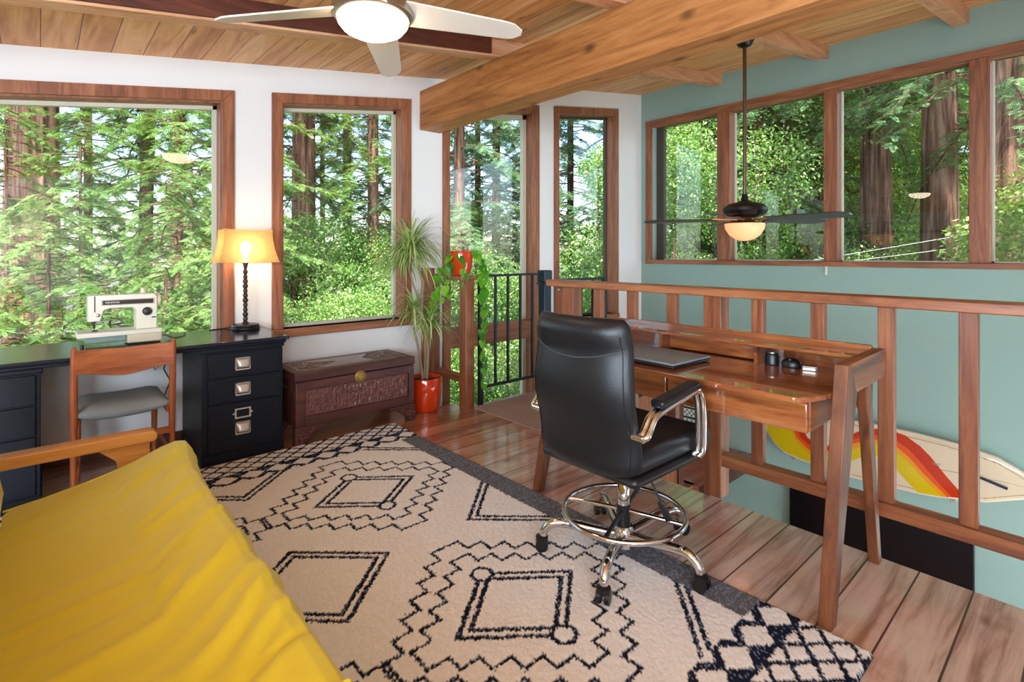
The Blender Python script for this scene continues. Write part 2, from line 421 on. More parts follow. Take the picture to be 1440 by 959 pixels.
# ------------------------------------------------------------------ railing of the loft edge
rl = thing('loft_railing', 'reddish wood railing with square balusters running along the loft edge behind the wooden desk', 'railing', (2.62, 0, 0))
ox = Vector((-2.62, 0, 0))
def L(bm, name, mat, parent=rl, off=ox, **kw):
    bm.v = [tuple(Vector(p)+off) for p in bm.v]; return bm.obj(name, mat, parent, **kw)
L(MB().box(2.56, 2.70, -1.98, 2.53, 1.028, 1.07), 'top_rail', M_raily, bevel=.005)
L(MB().box(2.585, 2.66, -1.98, 2.30, .165, .222), 'bottom_rail', M_raily, bevel=.004)
for y in (2.12, 1.867, 1.60, 1.13, .863, .605, .345, .085, -.175, -.435, -.695, -.955, -1.215, -1.475, -1.735):
    L(MB().box(2.60, 2.642, y-.03, y+.027, .222, 1.03), 'baluster', M_railz, bevel=.003)
L(MB().box(2.578, 2.668, 1.30, 1.395, 0, 1.03), 'post', M_railz, bevel=.004)
L(MB().box(2.578, 2.668, 2.30, 2.39, -.2, 1.03), 'post', M_railz, bevel=.004)
L(MB().box(2.60, 2.66, 2.392, 2.47, -.2, 1.02), 'post', M_railz, bevel=.004)
L(MB().lathe([(.012,0),(.016,.004),(.012,.012),(.001,.016)], (2.59,2.43,1.0), 12, cap=False), 'bolt_head', M_pewter)

r2 = thing('corner_railing', 'short reddish wood railing with a flat cap between the potted plant and the black gate', 'railing', (2.6, 3.5, 0))
o2 = Vector((-2.6, -3.5, 0))
L(MB().box(2.50, 2.665, 3.42, 3.56, 1.03, 1.068), 'rail_cap', M_railx, r2, o2, bevel=.005)
L(MB().box(2.56, 2.66, 3.56, 4.0, 1.035, 1.068), 'rail_cap', M_raily, r2, o2, bevel=.004)
L(MB().box(2.575, 2.665, 3.455, 3.545, -.2, 1.03), 'post', M_railz, r2, o2, bevel=.004)
L(MB().box(2.59, 2.63, 3.74, 3.79, .24, 1.04), 'baluster', M_railz, r2, o2, bevel=.003)
L(MB().box(2.58, 2.65, 3.545, 3.99, .185, .24), 'bottom_rail', M_raily, r2, o2, bevel=.003)
L(MB().box(2.585, 2.68, 3.98, 4.08, -.2, 1.06), 'post', M_railz, r2, o2, bevel=.005)
L(MB().box(2.545, 2.585, 3.92, 4.08, -.2, 1.12), 'post', M_trimz, r2, o2, bevel=.003)
for z in (.70, .62):
    L(MB().lathe([(.02,0),(.02,.006),(.012,.014)], (0,0,0), 16, Matrix.Translation((2.60, 3.96, z)) @ Matrix.Rotation(R(90), 4, 'X')), 'bolt_head', M_pewter, r2, o2)

def iron(name, label, x0, x1, y, zt, bars, z0, legs=()):
    t = thing(name, label, 'gate' if name == 'stair_gate' else 'railing', (x0, y, 0)); of = Vector((-x0, -y, 0))
    L(MB().box(x0-.01, x1, y-.015, y+.015, zt-.02, zt), 'top_bar', M_iron, t, of, bevel=.003)
    L(MB().box(x0, x1, y-.012, y+.012, z0, z0+.022), 'bottom_bar', M_iron, t, of, bevel=.003)
    for x in bars: L(MB().box(x-.009, x+.009, y-.009, y+.009, z0, zt-.01), 'bar', M_iron, t, of)
    for x in legs: L(MB().box(x-.018, x+.018, y-.018, y+.018, -.2, zt), 'stile', M_iron, t, of, bevel=.003)
    return t
iron('stair_gate', 'black iron gate with thin bars between the wooden post and the navy post', 2.70, 3.40, 3.42, 1.073, (2.86, 3.0, 3.145, 3.29), .135, (2.70,))
iron('stair_handrail', 'short black iron handrail seen over the wooden railing near the narrow window', 2.92, 3.50, 2.76, 1.055, (3.05, 3.19, 3.335), .1, (3.48,))
np_ = thing('gate_post', 'navy blue metal post that closes the black iron gate', 'post', (3.45, 3.42, 0))
MB().box(-.045, .045, -.045, .045, -.2, .98).obj('post_shaft', M_navypost, np_, bevel=.012)
MB().box(-.052, .052, -.052, .052, .98, 1.095).obj('post_cap', M_navypost, np_, bevel=.014, seg=3)
MB().box(-.06, .06, -.056, .056, .965, .98).obj('post_collar', M_navypost, np_, bevel=.004)
# stairs going down to the landing in the corner
st = thing('staircase', 'wooden steps going down from the loft behind the iron handrail', 'stairs', (3.5, 2.66, 0))
for k in range(5):
    z = -.2*(k+1)+.0; x = k*.25
    if k < 5: MB().box(x, x+.27, 0, .78, z-.03, z).obj('tread', M_railx, st, bevel=.004)
MB().prism([(0,-.25),(0,-.02),(1.25,-1.0),(1.25,-1.23)], .78, .81, 'y').obj('stringer', M_railx, st)
# board panelling that closes the near side of the stairs
pn = thing('stair_panelling', 'vertical wood board panelling beside the stairs, seen below the desk', 'panelling', (2.70, 2.60, LOW))
xx = 0; k = 0
while xx < 1.58:
    wd = .12 if k % 3 else .07
    MB().box(xx, min(xx+wd, 1.6), -.02 if k % 3 else -.032, 0, 0, 2.50).obj('board', (M_railz, M_pz)[k % 2] if 'M_pz' in globals() else M_railz, pn, bevel=.003); xx += wd+.004; k += 1
MB().box(1.6, 1.68, -.04, .05, 0, 2.50).obj('corner_post', M_jdark, pn, bevel=.004)

# leaded-glass cabinet on the stair landing
M_lead = NT('leaded_glass'); t = M_lead
c = t.coord((1,1,1)); sp = t.n('ShaderNodeSeparateXYZ'); t.l(c, sp.inputs[0])
def grid(a, p): return t.math('LESS_THAN', t.math('ABSOLUTE', t.math('SUBTRACT', t.math('FRACT', t.math('DIVIDE', a, p)), .5)), .09)
g = t.math('MAXIMUM', grid(t.math('ADD', sp.outputs[1], sp.outputs[2]), .055), grid(t.math('SUBTRACT', sp.outputs[1], sp.outputs[2]), .055))
g = t.math('MAXIMUM', g, grid(sp.outputs[2], .11))
t.bsdf(t.mix(g, srgb('#d9e0dc'), srgb('#20251f')), .15); M_lead = t.m
cb = thing('glass_door_cabinet', 'low brown cabinet with a leaded glass door in the corner below the stairs', 'cabinet', (5.52, 2.95, -1.0))
MB().box(0, .42, 0, .85, 0, .95).obj('body', M_railz, cb, bevel=.006)
dr = MB().box(-.02, 0, .04, .81, .04, .91).obj('door', M_trimz, cb, bevel=.004)
b = MB(); b.box(-.026, -.018, .12, .74, .30, .86); b.obj('leaded_pane', M_lead, dr, smooth=False)
b = MB(); b.box(-.034, -.016, .08, .12, .26, .9); b.box(-.034, -.016, .74, .78, .26, .9); b.box(-.04, -.016, .08, .78, .26, .30); b.box(-.034, -.016, .08, .78, .86, .9)
b.obj('door_moulding', M_jdark, dr, bevel=.003)

# doormat on the landing
o = MB()
nx, ny = 50, 50
vs = [(2.61+.80*i/nx, 2.64+.74*j/ny, .016+.006*noise.noise(Vector((i*.9, j*.9, 0)))) for j in range(ny+1) for i in range(nx+1)]
fs = [(j*(nx+1)+i, j*(nx+1)+i+1, (j+1)*(nx+1)+i+1, (j+1)*(nx+1)+i) for j in range(ny) for i in range(nx)]
o.add(vs, fs); o.box(2.61, 3.41, 2.64, 3.38, 0, .012)
o.v = [(x-2.61, y-2.64, z) for x, y, z in o.v]
tag(o.obj('doormat', plain('brown_pile', '#a3877a', .98, bumpy=1., bscale=150, var=.2), loc=(2.61, 2.64, 0)), 'flat brown mat on the landing in front of the black gate', 'mat')

# ------------------------------------------------------------------ rug
def rug():
    x0, x1, y0, y1 = -.385, 1.925, .477, 3.455; st = .0062
    nx = int((x1-x0)/st); ny = int((y1-y0)/st)
    X, Y = np.meshgrid(np.linspace(x0, x1, nx+1), np.linspace(y0, y1, ny+1))
    rng = np.random.default_rng(3)
    jx = X + rng.normal(0, .0022, X.shape); jy = Y + rng.normal(0, .0022, X.shape)
    ink = np.zeros(X.shape)
    fx0, fx1, fy0, fy1 = -.245, 1.785, .82, 3.11
    lw = .0085
    def near0(v, w=lw): return (np.abs(v) < w)
    def stair(a, b, A0, AS, B0, BS, n):
        ins = np.zeros(a.shape, bool); big = np.zeros(a.shape, bool)
        for k in range(n):
            A = A0+AS*k; B = B0-BS*k
            ins |= (a < A-lw*.8) & (b < B-lw*.8); big |= (a < A+lw*.8) & (b < B+lw*.8)
        return big & ~ins
    fld = (jx > fx0) & (jx < fx1) & (jy > fy0) & (jy < fy1)
    L_ = np.zeros(X.shape, bool)
    for cx in (1.27, .27):
        for cy in (1.385, 2.56, .21, 3.735):
            a, c = np.abs(jx-cx), np.abs(jy-cy)
            L_ |= stair(a, c, .067, .0735, .465, .0675, 7) | stair(a, c, .045, .0735, .36, .0625, 6)
            d = a/.27 + c/.22
            sc_ = .17
            dd = near0((d-1)*sc_, .009) | near0((d-.8)*sc_, .009)
            for s in (-1, 1):
                rr = np.hypot(jx-cx, jy-(cy+s*.215)); dd &= rr > .04; dd |= near0(rr-.04, .008)
            L_ |= dd
    for cx in (.77, 1.785, -.245):
        for cy in (.80, 1.97, 3.14):
            d = np.abs(jx-cx)/.30 + np.abs(jy-cy)/.275
            L_ |= near0((d-1)*.2, .009) | near0((d-.84)*.2, .009)
    ink[fld & L_] = 1
    side = (jx < fx0) | (jx > fx1)
    ink[side] = .86
    endz = (jy < fy0) | (jy > fy1)
    def mir(y): return np.where(y > 1.97, y0+(y1-y), y)
    my = mir(jy)
    # row of larger lozenges
    big = endz & (my > .688)
    ink[big] = 1
    u = ((jx-1.45+.07) % .14)-.07
    ink[big & (np.abs(u)/.066+np.abs(my-.752)/.056 < 1)] = 0
    u2 = ((jx-1.38+.07) % .14)-.07
    ink[big & (np.abs(u2)/.05+np.abs(my-.835)/.05 < 1)*(my < .82)] = 0
    lat = endz & (my <= .688)
    p = (jx-1.863)/.114; q = (my-.634)/.094
    e1 = np.abs(((p+q)+.5) % 1 - .5); e2 = np.abs(((p-q)+.5) % 1 - .5)
    wv = .11
    lat_line = (np.maximum(e1, e2) > .5-wv) 
    ink[lat] = 0; ink[lat & lat_line] = 1
    ink[endz & (np.abs(my-.688) < .006)] = 1
    ink[(my < y0+.006)] = 1
    ink[(X > x1-.006) | (X < x0+.006)] = 1
    tex = rng.random(X.shape)
    # woven ribs on the dark side band
    rib = .5+.5*np.sin(Y*2*math.pi/.035)
    lightmix = np.where(side & ~endz, np.where(tex < .15+.25*rib, .30, 0), np.where(tex < .12, .5, 0))
    navy = np.array(srgb('#161c30')[:3]); blue = np.array(srgb('#9db2d6')[:3]); cream = np.array(srgb('#f2f1ef')[:3])
    cvar = (1-.10*rng.random(X.shape))[..., None]
    dark = navy*(1-lightmix[..., None]) + blue*lightmix[..., None]
    c = cream*cvar*(1-ink[..., None]) + dark*ink[..., None]
    Z = .014+rng.normal(0, .0013, X.shape)-.002*ink
    edge = (X < x0+.004) | (X > x1-.004) | (Y < y0+.004) | (Y > y1-.004); Z[edge] = .002
    co = np.stack([X, Y, Z], -1).reshape(-1, 3).astype(np.float32)
    idx = np.arange((nx+1)*(ny+1)).reshape(ny+1, nx+1)
    f = np.stack([idx[:-1,:-1], idx[:-1,1:], idx[1:,1:], idx[1:,:-1]], -1).reshape(-1, 4)
    me = bpy.data.meshes.new('area_rug'); me.vertices.add(len(co)); me.vertices.foreach_set('co', co.ravel())
    me.loops.add(f.size); me.loops.foreach_set('vertex_index', f.ravel().astype(np.int32))
    me.polygons.add(len(f)); me.polygons.foreach_set('loop_start', np.arange(0, f.size, 4, dtype=np.int32))
    me.polygons.foreach_set('loop_total', np.full(len(f), 4, dtype=np.int32)); me.update(calc_edges=True)
    at = me.color_attributes.new('yarn', 'FLOAT_COLOR', 'POINT')
    at.data.foreach_set('color', np.concatenate([c.reshape(-1, 3), np.ones((len(co), 1))], 1).astype(np.float32).ravel())
    t = NT('rug_wool'); a = t.n('ShaderNodeAttribute', attribute_name='yarn')
    t.bsdf(a.outputs['Color'], .95, 0, t.bump(t.noise(t.coord(), 260, 3), .6, .006), spec=.15); me.materials.append(t.m)
    me.shade_smooth()
    o = bpy.data.objects.new('area_rug', me); COL.objects.link(o)
    tag(o, 'cream wool rug with dark stepped diamonds and a navy border on the floor', 'rug')
rug()

# ------------------------------------------------------------------ wooden hutch desk
dk = thing('writing_desk', 'reddish brown writing desk with angled legs and low cubby shelf against the railing', 'desk', (2.25, 1.31, 0))
od = Vector((-2.25, -1.31, 0))
def LD(bm, name, mat, **kw): return L(bm, name, mat, dk, od, **kw)
Y0, Y1 = .60, 2.02
for side in (0, 1):
    ya, yb = (Y0, Y0+.045) if side == 0 else (Y1-.045, Y1)
    LD(MB().prism([(1.945,0),(1.99,0),(2.215,.745),(2.15,.855),(2.115,.855)], ya, yb, 'y'), 'leg', M_dkz, bevel=.003)
    LD(MB().prism([(2.505,0),(2.545,0),(2.405,.76),(2.34,.76)], ya+.004, yb-.004, 'y'), 'leg', M_dkz, bevel=.003)
    LD(MB().prism([(2.15,.855),(2.215,.745),(2.585,.745),(2.585,.858)], ya, yb, 'y'), 'side_panel', M_dkx, bevel=.003)
b = MB(); c_ = .03
b.prism([(1.95, Y0+.09+c_), (1.95+c_, Y0+.09), (2.10, Y0+.05), (2.575, Y0+.05), (2.575, Y1-.05), (2.10, Y1-.05), (1.95+c_, Y1-.09), (1.95, Y1-.09-c_)], .728, .75, 'z')
LD(b, 'desktop', M_dky, bevel=.004)
ap = LD(MB().box(2.02, 2.53, Y0+.09, Y1-.09, .62, .727), 'drawer_case', M_dkx, bevel=.003)
for (a, c) in ((Y0+.095, 1.245), (1.255, Y1-.095)):
    LD(MB().box(2.0, 2.018, a, c, .617, .722), 'drawer_front', M_dky, bevel=.004)
LD(MB().box(2.395, 2.58, Y0+.045, Y1-.045, .832, .846), 'shelf', M_dky, bevel=.002)
LD(MB().box(2.565, 2.585, Y0+.045, Y1-.045, .60, .868), 'back_board', M_dky, bevel=.002)
for y in (1.05, 1.54): LD(MB().box(2.405, 2.565, y-.008, y+.008, .75, .832), 'divider', M_dkx, bevel=.001)
LD(MB().box(2.475, 2.487, 1.06, 1.53, .756, .83), 'cubby_drawer', M_dky, bevel=.002)

lp = thing('laptop', 'closed dark laptop lying on the wooden desk', 'laptop', (2.17, 1.42, .75), R(-2))
MB().box(-.15, .15, -.2, .2, .003, .016).obj('base', M_black, lp, bevel=.006)
MB().box(-.15, .15, -.2, .2, .0165, .026).obj('lid', M_laptop, lp, bevel=.004)
t = thing('round_speaker', 'small black round speaker with grey top in the desk cubby', 'speaker', (2.46, 1.0, .75))
MB().lathe([(.025,0),(.03,.004),(.03,.04),(.026,.05),(.024,.052)], n=28).obj('body', M_black, t)
MB().lathe([(.023,.0515),(.023,.056),(.0,.057)], n=28, cap=False).obj('dial', M_nickel, t)
t = thing('computer_mouse', 'black rounded mouse lying in the desk cubby', 'mouse', (2.465, .92, .75))
b = MB(); b.lathe([(.02,0),(.034,.003),(.036,.014),(.03,.028),(.018,.036),(.001,.039)], n=28, M=Matrix.Diagonal((.9,1.15,1,1)), cap=False); b.obj('shell', M_black, t)
MB().box(-.02,-.008,-.004,.004,.03,.036).obj('scroll_wheel', M_nickel, t, bevel=.001)
t = thing('tin_box', 'small pale silver box beside the mouse in the desk cubby', 'box', (2.45, .84, .75), R(10))
MB().box(-.017,.017,-.026,.026,0,.015).obj('body', M_pewter, t, bevel=.003); MB().box(-.018,.018,-.027,.027,.0152,.02).obj('lid', M_nickel, t, bevel=.002)

# ------------------------------------------------------------------ office chair
oc = thing('office_chair', 'black leather drafting chair with chrome arms and foot ring in front of the desk', 'chair', (1.79, 1.32, .012))
CX, CY = 1.79, 1.32
def cushion(sx, sy, sz, n=3, puff=.0):
    b = MB(); b.box(-sx, sx, -sy, sy, -sz, sz); return b
def soft(bm, name, mat, parent, w, lev=2, M=None):
    if M is not None: bm.v = [tuple(M @ Vector(p)) for p in bm.v]
    o = bm.obj(name, mat, parent); 
    for p in o.data.polygons: p.use_smooth = True
    b = o.modifiers.new('b', 'BEVEL'); b.width = w; b.segments = 5; b.limit_method = 'ANGLE'; b.angle_limit = R(30)
    return o
# backrest: profile swept in local x (depth), curved panel
def back_panel():
    nu, nv = 26, 30; front = []; rear = []
    b = MB(); H0, H1 = .43, 1.005
    def pt(u, v, s):
        z = H0 + (H1-H0)*v
        hw = (.252 - .02*abs(v-.55) - .028*max(0, v-.2)) * (1-.10*max(0, (v-.94)/.06)**2) * (1 - .22*max(0, (.10-v)/.10)**2)
        y = u*hw
        lean = -.265 - .045*v + .035*(u*u) + .012*math.sin(v*9)
        th = .034*(1-abs(u)**6)*(1-max(0, abs(v-.5)*2-.9)/.1*.8) + .004
        if v > .80: th += .016*math.sin((v-.80)/.20*math.pi)*(1-abs(u)**8)
        return (lean + s*th, y, z)
    for s in (-1, 1):
        o = len(b.v)
        for j in range(nv+1):
            for i in range(nu+1): b.v.append(pt(i/nu*2-1, j/nv, s))
        for j in range(nv):
            for i in range(nu):
                a = o+j*(nu+1)+i; q = (a, a+1, a+nu+2, a+nu+1); b.f.append(q if s > 0 else q[::-1]); b.m.append(0)
    N = (nu+1)*(nv+1)
    rim = [i for i in range(nu+1)] + [j*(nu+1)+nu for j in range(1, nv+1)] + [nv*(nu+1)+i for i in range(nu-1, -1, -1)] + [j*(nu+1) for j in range(nv-1, 0, -1)]
    for k in range(len(rim)):
        a, c = rim[k], rim[(k+1) % len(rim)]; b.f.append((a, c, c+N, a+N)); b.m.append(0)
    return b, pt
bp, pt = back_panel()
bo = bp.obj('backrest', M_leather, oc, ang=80)
# stitched seam across the top of the back
seam = [Vector(pt(u/20-1, .83 - .085*(1-(u/20-1)**2) - .0*u, -1)) + Vector((-.001,0,0)) for u in range(1, 40)]
MB().tube(seam, .0028, 6).obj('seam', plain('grey_stitching', '#3a3c42', .6), bo)
for s in (-1, 1):
    pts = [Vector(pt(s*.9, v/20, -1)) + Vector((-.002, 0, 0)) for v in range(1, 19)]
    MB().tube(pts, .002, 6).obj('seam', M_leather, bo)
b = MB(); b.box(-.25, .27, -.236, .236, .44, .535)
so = soft(b, 'seat', M_leather, oc, .042)
b = MB(); b.box(-.245, .20, -.235, .235, .405, .445); soft(b, 'seat_pan', M_black, oc, .02)
b = MB(); b.tube([(.235, -.228, .478), (.235, .228, .478)], .05, 20); b.obj('front_roll', M_leather, oc)
for s in (-1, 1):
    y = s*.266
    path = [(-.25, s*.245, .60), (-.245, y, .606), (-.222, y, .63), (-.19, y, .665), (-.12, y, .683), (.0, y, .70), (.07, y, .712), (.105, y, .705), (.125, y, .68), (.135, y, .63), (.14, y, .56), (.14, y*.985, .47), (.13, s*.25, .445)]
    fine = []
    P_ = [Vector(p) for p in path]
    for i in range(len(P_)-1):
        a0 = P_[max(0,i-1)]; a1 = P_[i]; a2 = P_[i+1]; a3 = P_[min(len(P_)-1,i+2)]
        for q in range(4):
            u = q/4; fine.append(.5*((2*a1)+(a2-a0)*u+(2*a0-5*a1+4*a2-a3)*u*u+(3*a1-a0-3*a2+a3)*u**3))
    fine.append(P_[-1])
    bm = MB()
    for yy in (-.011, .011): bm.tube([p+Vector((0, yy, 0)) for p in fine], .0125, 10)
    am = bm.obj('armrest', M_chrome, oc)
    bm = MB(); bm.box(-.135, .135, -.029, .029, -.016, .016); Mx = Matrix.Translation((-.035, y, .718)) @ Matrix.Rotation(R(-6.5), 4, 'Y')
    soft(bm, 'arm_pad', M_leather, am, .013, M=Mx)
    MB().cyl((-.25, s*.215, .60), (-.25, s*.27, .60), .014).obj('bolt', M_chrome, am)
# column, hub, foot ring
b = MB(); b.lathe([(.028,.125),(.028,.205),(.0275,.21)], n=24); b.obj('hub', M_black, oc)
MB().lathe([(.0255,.20),(.0255,.30),(.022,.305),(.022,.42)], n=24).obj('gas_column', M_chrome, oc)
MB().lathe([(.031,.355),(.033,.36),(.033,.378),(.03,.382)], n=24).obj('column_collar', M_black, oc)
fr_ = MB().ring((0,0,.178), .245, .0105, 64, 12).obj('foot_ring', M_chrome, oc)
for k in range(4):
    a = R(20+90*k); m = M_chrome if k % 2 else M_black
    MB().tube([(.026*math.cos(a), .026*math.sin(a), .185), (.245*math.cos(a), .245*math.sin(a), .178)], .009, 10).obj('spoke', m, fr_)
MB().lathe([(.05,.045),(.045,.09),(.036,.124)], n=24).obj('base_hub', M_chrome, oc)
cast = [(1.479,1.178), (1.565,1.564), (1.808,.99), (2.1,1.251), (1.988,1.605)]
for cx, cy in cast:
    v = Vector((cx-CX, cy-CY, 0)); a = math.atan2(v.y, v.x); d = .335; u = Vector((math.cos(a), math.sin(a), 0)); w_ = Vector((-u.y, u.x, 0))
    zz = lambda z: Vector((0,0,z))
    pts = [u*.03+zz(.085), u*.12+zz(.098), u*.2+zz(.112), u*.26+zz(.118), u*.3+zz(.108), u*.325+zz(.082), u*.33+zz(.06)]
    P_ = pts; fine = []
    for i in range(len(P_)-1):
        a0 = P_[max(0,i-1)]; a1 = P_[i]; a2 = P_[i+1]; a3 = P_[min(len(P_)-1,i+2)]
        for q in range(4):
            uu = q/4; fine.append(.5*((2*a1)+(a2-a0)*uu+(2*a0-5*a1+4*a2-a3)*uu*uu+(3*a1-a0-3*a2+a3)*uu**3))
    fine.append(P_[-1])
    lg = MB().tube(fine, [.022-.006*i/len(fine) for i in range(len(fine))], 14).obj('leg', M_chrome, oc)
    cc = u*.335; b = MB()
    for sgn in (-1, 1):
        b.tube([cc+w_*sgn*.008+zz(.026), cc+w_*sgn*.024+zz(.026)], .026, 20)
    wh = b.obj('caster', M_black, lg)
    b = MB(); b.lathe([(.008,.04),(.026,.042),(.026,.058),(.01,.066)], (cc.x, cc.y, 0), 18); b.obj('caster_hood', M_black, wh)
b = MB(); b.tube([(.0,-.02,.40),(.02,-.10,.36),(.03,-.15,.27),(.032,-.165,.24)], .0045, 8); lv = b.obj('height_lever', M_black, oc)
b = MB(); b.bar((.03,-.155,.262), (.045,-.185,.19), .012, .028); b.obj('lever_paddle', M_black, lv, bevel=.005)

# ------------------------------------------------------------------ navy cabinets and worktop
TZ = .7245
def drawer_pull(parent, x, y, z):
    b = MB(); M = Matrix.Translation((x, y, z))
    n = 14; prof = []
    for j in range(9):
        a = j/8*math.pi/2
        for i in range(n+1):
            u = i/n*2-1
            prof.append((u*.043*(1-.12*(1-math.cos(a))), -.004-.026*math.sin(a)*(1-abs(u)**5), .033-.052*(1-math.cos(a))))
    fs = [(j*(n+1)+i, j*(n+1)+i+1, (j+1)*(n+1)+i+1, (j+1)*(n+1)+i) for j in range(8) for i in range(n)]
    b.add(prof, fs, M)
    # back plate rim
    for (p, q) in (((-.043,-.03),(-.035,.038)),((.035,-.03),(.043,.038)),((-.04,-.038),(.04,-.03)),((-.043,.03),(.043,.038))):
        b.box(p[0], q[0], -.006, 0, p[1], q[1], M)
    o = b.obj('handle', M_pewter, parent, ang=60)
    so = o.modifiers.new('s', 'SOLIDIFY'); so.thickness = .002
    return o
def cabinet(label, x0, w):
    t = thing('drawer_cabinet', label, 'cabinet', (x0, 3.5, 0))
    MB().box(0, w, 0, .56, .0, .60+.085).obj('body', M_navy, t, bevel=.003)
    MB().box(-.006, w+.006, -.008, .56, 0, .055).obj('plinth', M_navy, t, bevel=.003)
    MB().box(-.008, w+.008, -.012, .56, .66, .685).obj('cornice', M_navy, t, bevel=.005)
    for z0, z1 in ((.506,.655), (.353,.503), (.062,.350)):
        d = MB().box(.03, w-.018, -.012, .0, z0+.003, z1-.003).obj('drawer', M_navy, t, bevel=.003)
        c = w/2-.01
        if z1 > .36: drawer_pull(d, c, -.012, (z0+z1)/2)
        else:
            drawer_pull(d, c, -.012, .192)
            b = MB(); h = .282
            b.box(c-.045, c+.045, -.017, -.012, h+.022, h+.030); b.box(c-.045, c+.045, -.017, -.012, h-.030, h-.022)
            b.box(c-.045, c-.036, -.017, -.012, h-.022, h+.022); b.box(c+.036, c+.045, -.017, -.012, h-.022, h+.022)
            for s in (-1, 1): b.lathe([(.006,0),(.006,.004)], (0,0,0), 12, Matrix.Translation((c+s*.05, -.012, h)) @ Matrix.Rotation(R(90), 4, 'X'))
            b.obj('label_holder', M_pewter, d)
    return t
cabinet('navy drawer cabinet with pale cup pulls standing under the table lamp', .70, .455)
cabinet('navy drawer cabinet behind the futon arm at the far end of the worktop', -.49, .49)
wt = thing('worktop', 'long glossy navy worktop below the big window, carrying the sewing machine', 'worktop', (.3, 3.8, TZ))
MB().box(-1.4, .885, -.34, .295, -.022, 0).obj('top', M_navytop, wt, bevel=.006, seg=3)
MB().box(-1.38, .87, -.325, .29, -.040, -.0225).obj('edge_moulding', M_navy, wt, bevel=.004)

# sewing machine
sm = thing('sewing_machine', 'cream and ivory electric sewing machine standing on the navy worktop', 'sewing machine', (.34, 3.80, TZ), R(0))
b = MB(); b.box(.03, .20, -.07, .10, .008, .076); b.obj('base', M_cream, sm, bevel=.008, seg=3)
MB().box(-.155, .03, -.04, .08, .02, .06).obj('free_arm', plain('shaded_plastic', '#7f9187', .5), sm, bevel=.006)  # shade and reflection below the bed put into this green-grey
b = MB(); b.box(-.195, .20, -.075, .105, .056, .083); b.obj('bed', M_ivory, sm, bevel=.006, seg=3)
b = MB()
b.prism([(.075,.083),(.178,.083),(.178,.27),(.165,.288),(-.135,.288),(-.145,.28),(-.145,.142),(-.09,.142),(-.075,.20),(-.05,.212),(.06,.212),(.075,.195)], -.045, .055, 'y')
body = b.obj('body', M_ivory, sm, bevel=.006, seg=3)
MB().box(-.088, .165, -.047, -.044, .228, .262).obj('trim_strip', M_nickel, body)
pl_ = MB().box(-.08, .158, -.0485, -.0465, .233, .257).obj('name_strip', plain('dark_brown_strip', '#2c1e18', .3), body)
def text(s, size, mat, parent, M, name='lettering'):
    cu = bpy.data.curves.new(name, 'FONT'); cu.body = s; cu.size = size; cu.extrude = .0004; cu.align_x = 'CENTER'; cu.align_y = 'CENTER'
    o = bpy.data.objects.new(name, cu); COL.objects.link(o)
    bpy.context.view_layer.update()
    dg = bpy.context.evaluated_depsgraph_get(); me = bpy.data.meshes.new_from_object(o.evaluated_get(dg))
    bpy.data.objects.remove(o); me.name = name
    o = bpy.data.objects.new(name, me); COL.objects.link(o); me.materials.clear(); me.materials.append(mat)
    me.transform(M); o.parent = parent; return o
FY = Matrix.Rotation(R(90), 4, 'X')
text('KENMORE', .014, M_ivory, body, Matrix.Translation((-.035, -.0492, .245)) @ FY)
MB().lathe([(.024,0),(.024,.010),(.019,.016),(.006,.018)], n=28, M=Matrix.Translation((.128,-.045,.185)) @ FY).obj('stitch_dial', plain('dark_dial', '#232323', .35), body)
MB().lathe([(.009,0),(.009,.008),(.004,.011)], n=18, M=Matrix.Translation((-.10,-.045,.178)) @ FY).obj('tension_knob', M_nickel, body)
MB().box(-.117,-.112,-.0475,-.044,.195,.284).obj('thread_slot', M_black, body)
MB().box(.15,.172,-.049,-.044,.145,.151).obj('lever', M_black, body)
b = MB(); b.cyl((-.115,0,.142),(-.115,0,.10),.006); b.cyl((-.115,0,.10),(-.115,0,.086),.002); b.box(-.125,-.10,-.018,.012,.086,.09); b.obj('presser_foot', M_black, body)
MB().lathe([(.036,0),(.04,.004),(.04,.018),(.03,.024)], n=28, M=Matrix.Translation((.178,.005,.245)) @ Matrix.Rotation(R(90),4,'Y')).obj('handwheel', M_cream, body)
MB().lathe([(.013,.0),(.013,.032),(.002,.034)], (.115,.02,.288), 16).obj('spool', M_cream, body)
b = MB(); b.cyl((-.02,.02,.288),(-.02,.02,.30),.004); b.cyl((.0,.01,.288),(.0,.01,.298),.006); b.cyl((.045,.02,.288),(.045,.02,.302),.003); b.obj('thread_guide', M_pewter, body)
for x in (-.17, .185): MB().cyl((x,-.05,0),(x,-.05,.02 if x < 0 else .01),.008).obj('foot', M_black, sm)
MB().tube([(.20,.03,.03),(.235,.05,.022),(.27,.03,.004),(.32,.06,.004),(.36,.16,.006),(.37,.26,.004)], .0028, 8).obj('power_cord', M_black, sm)

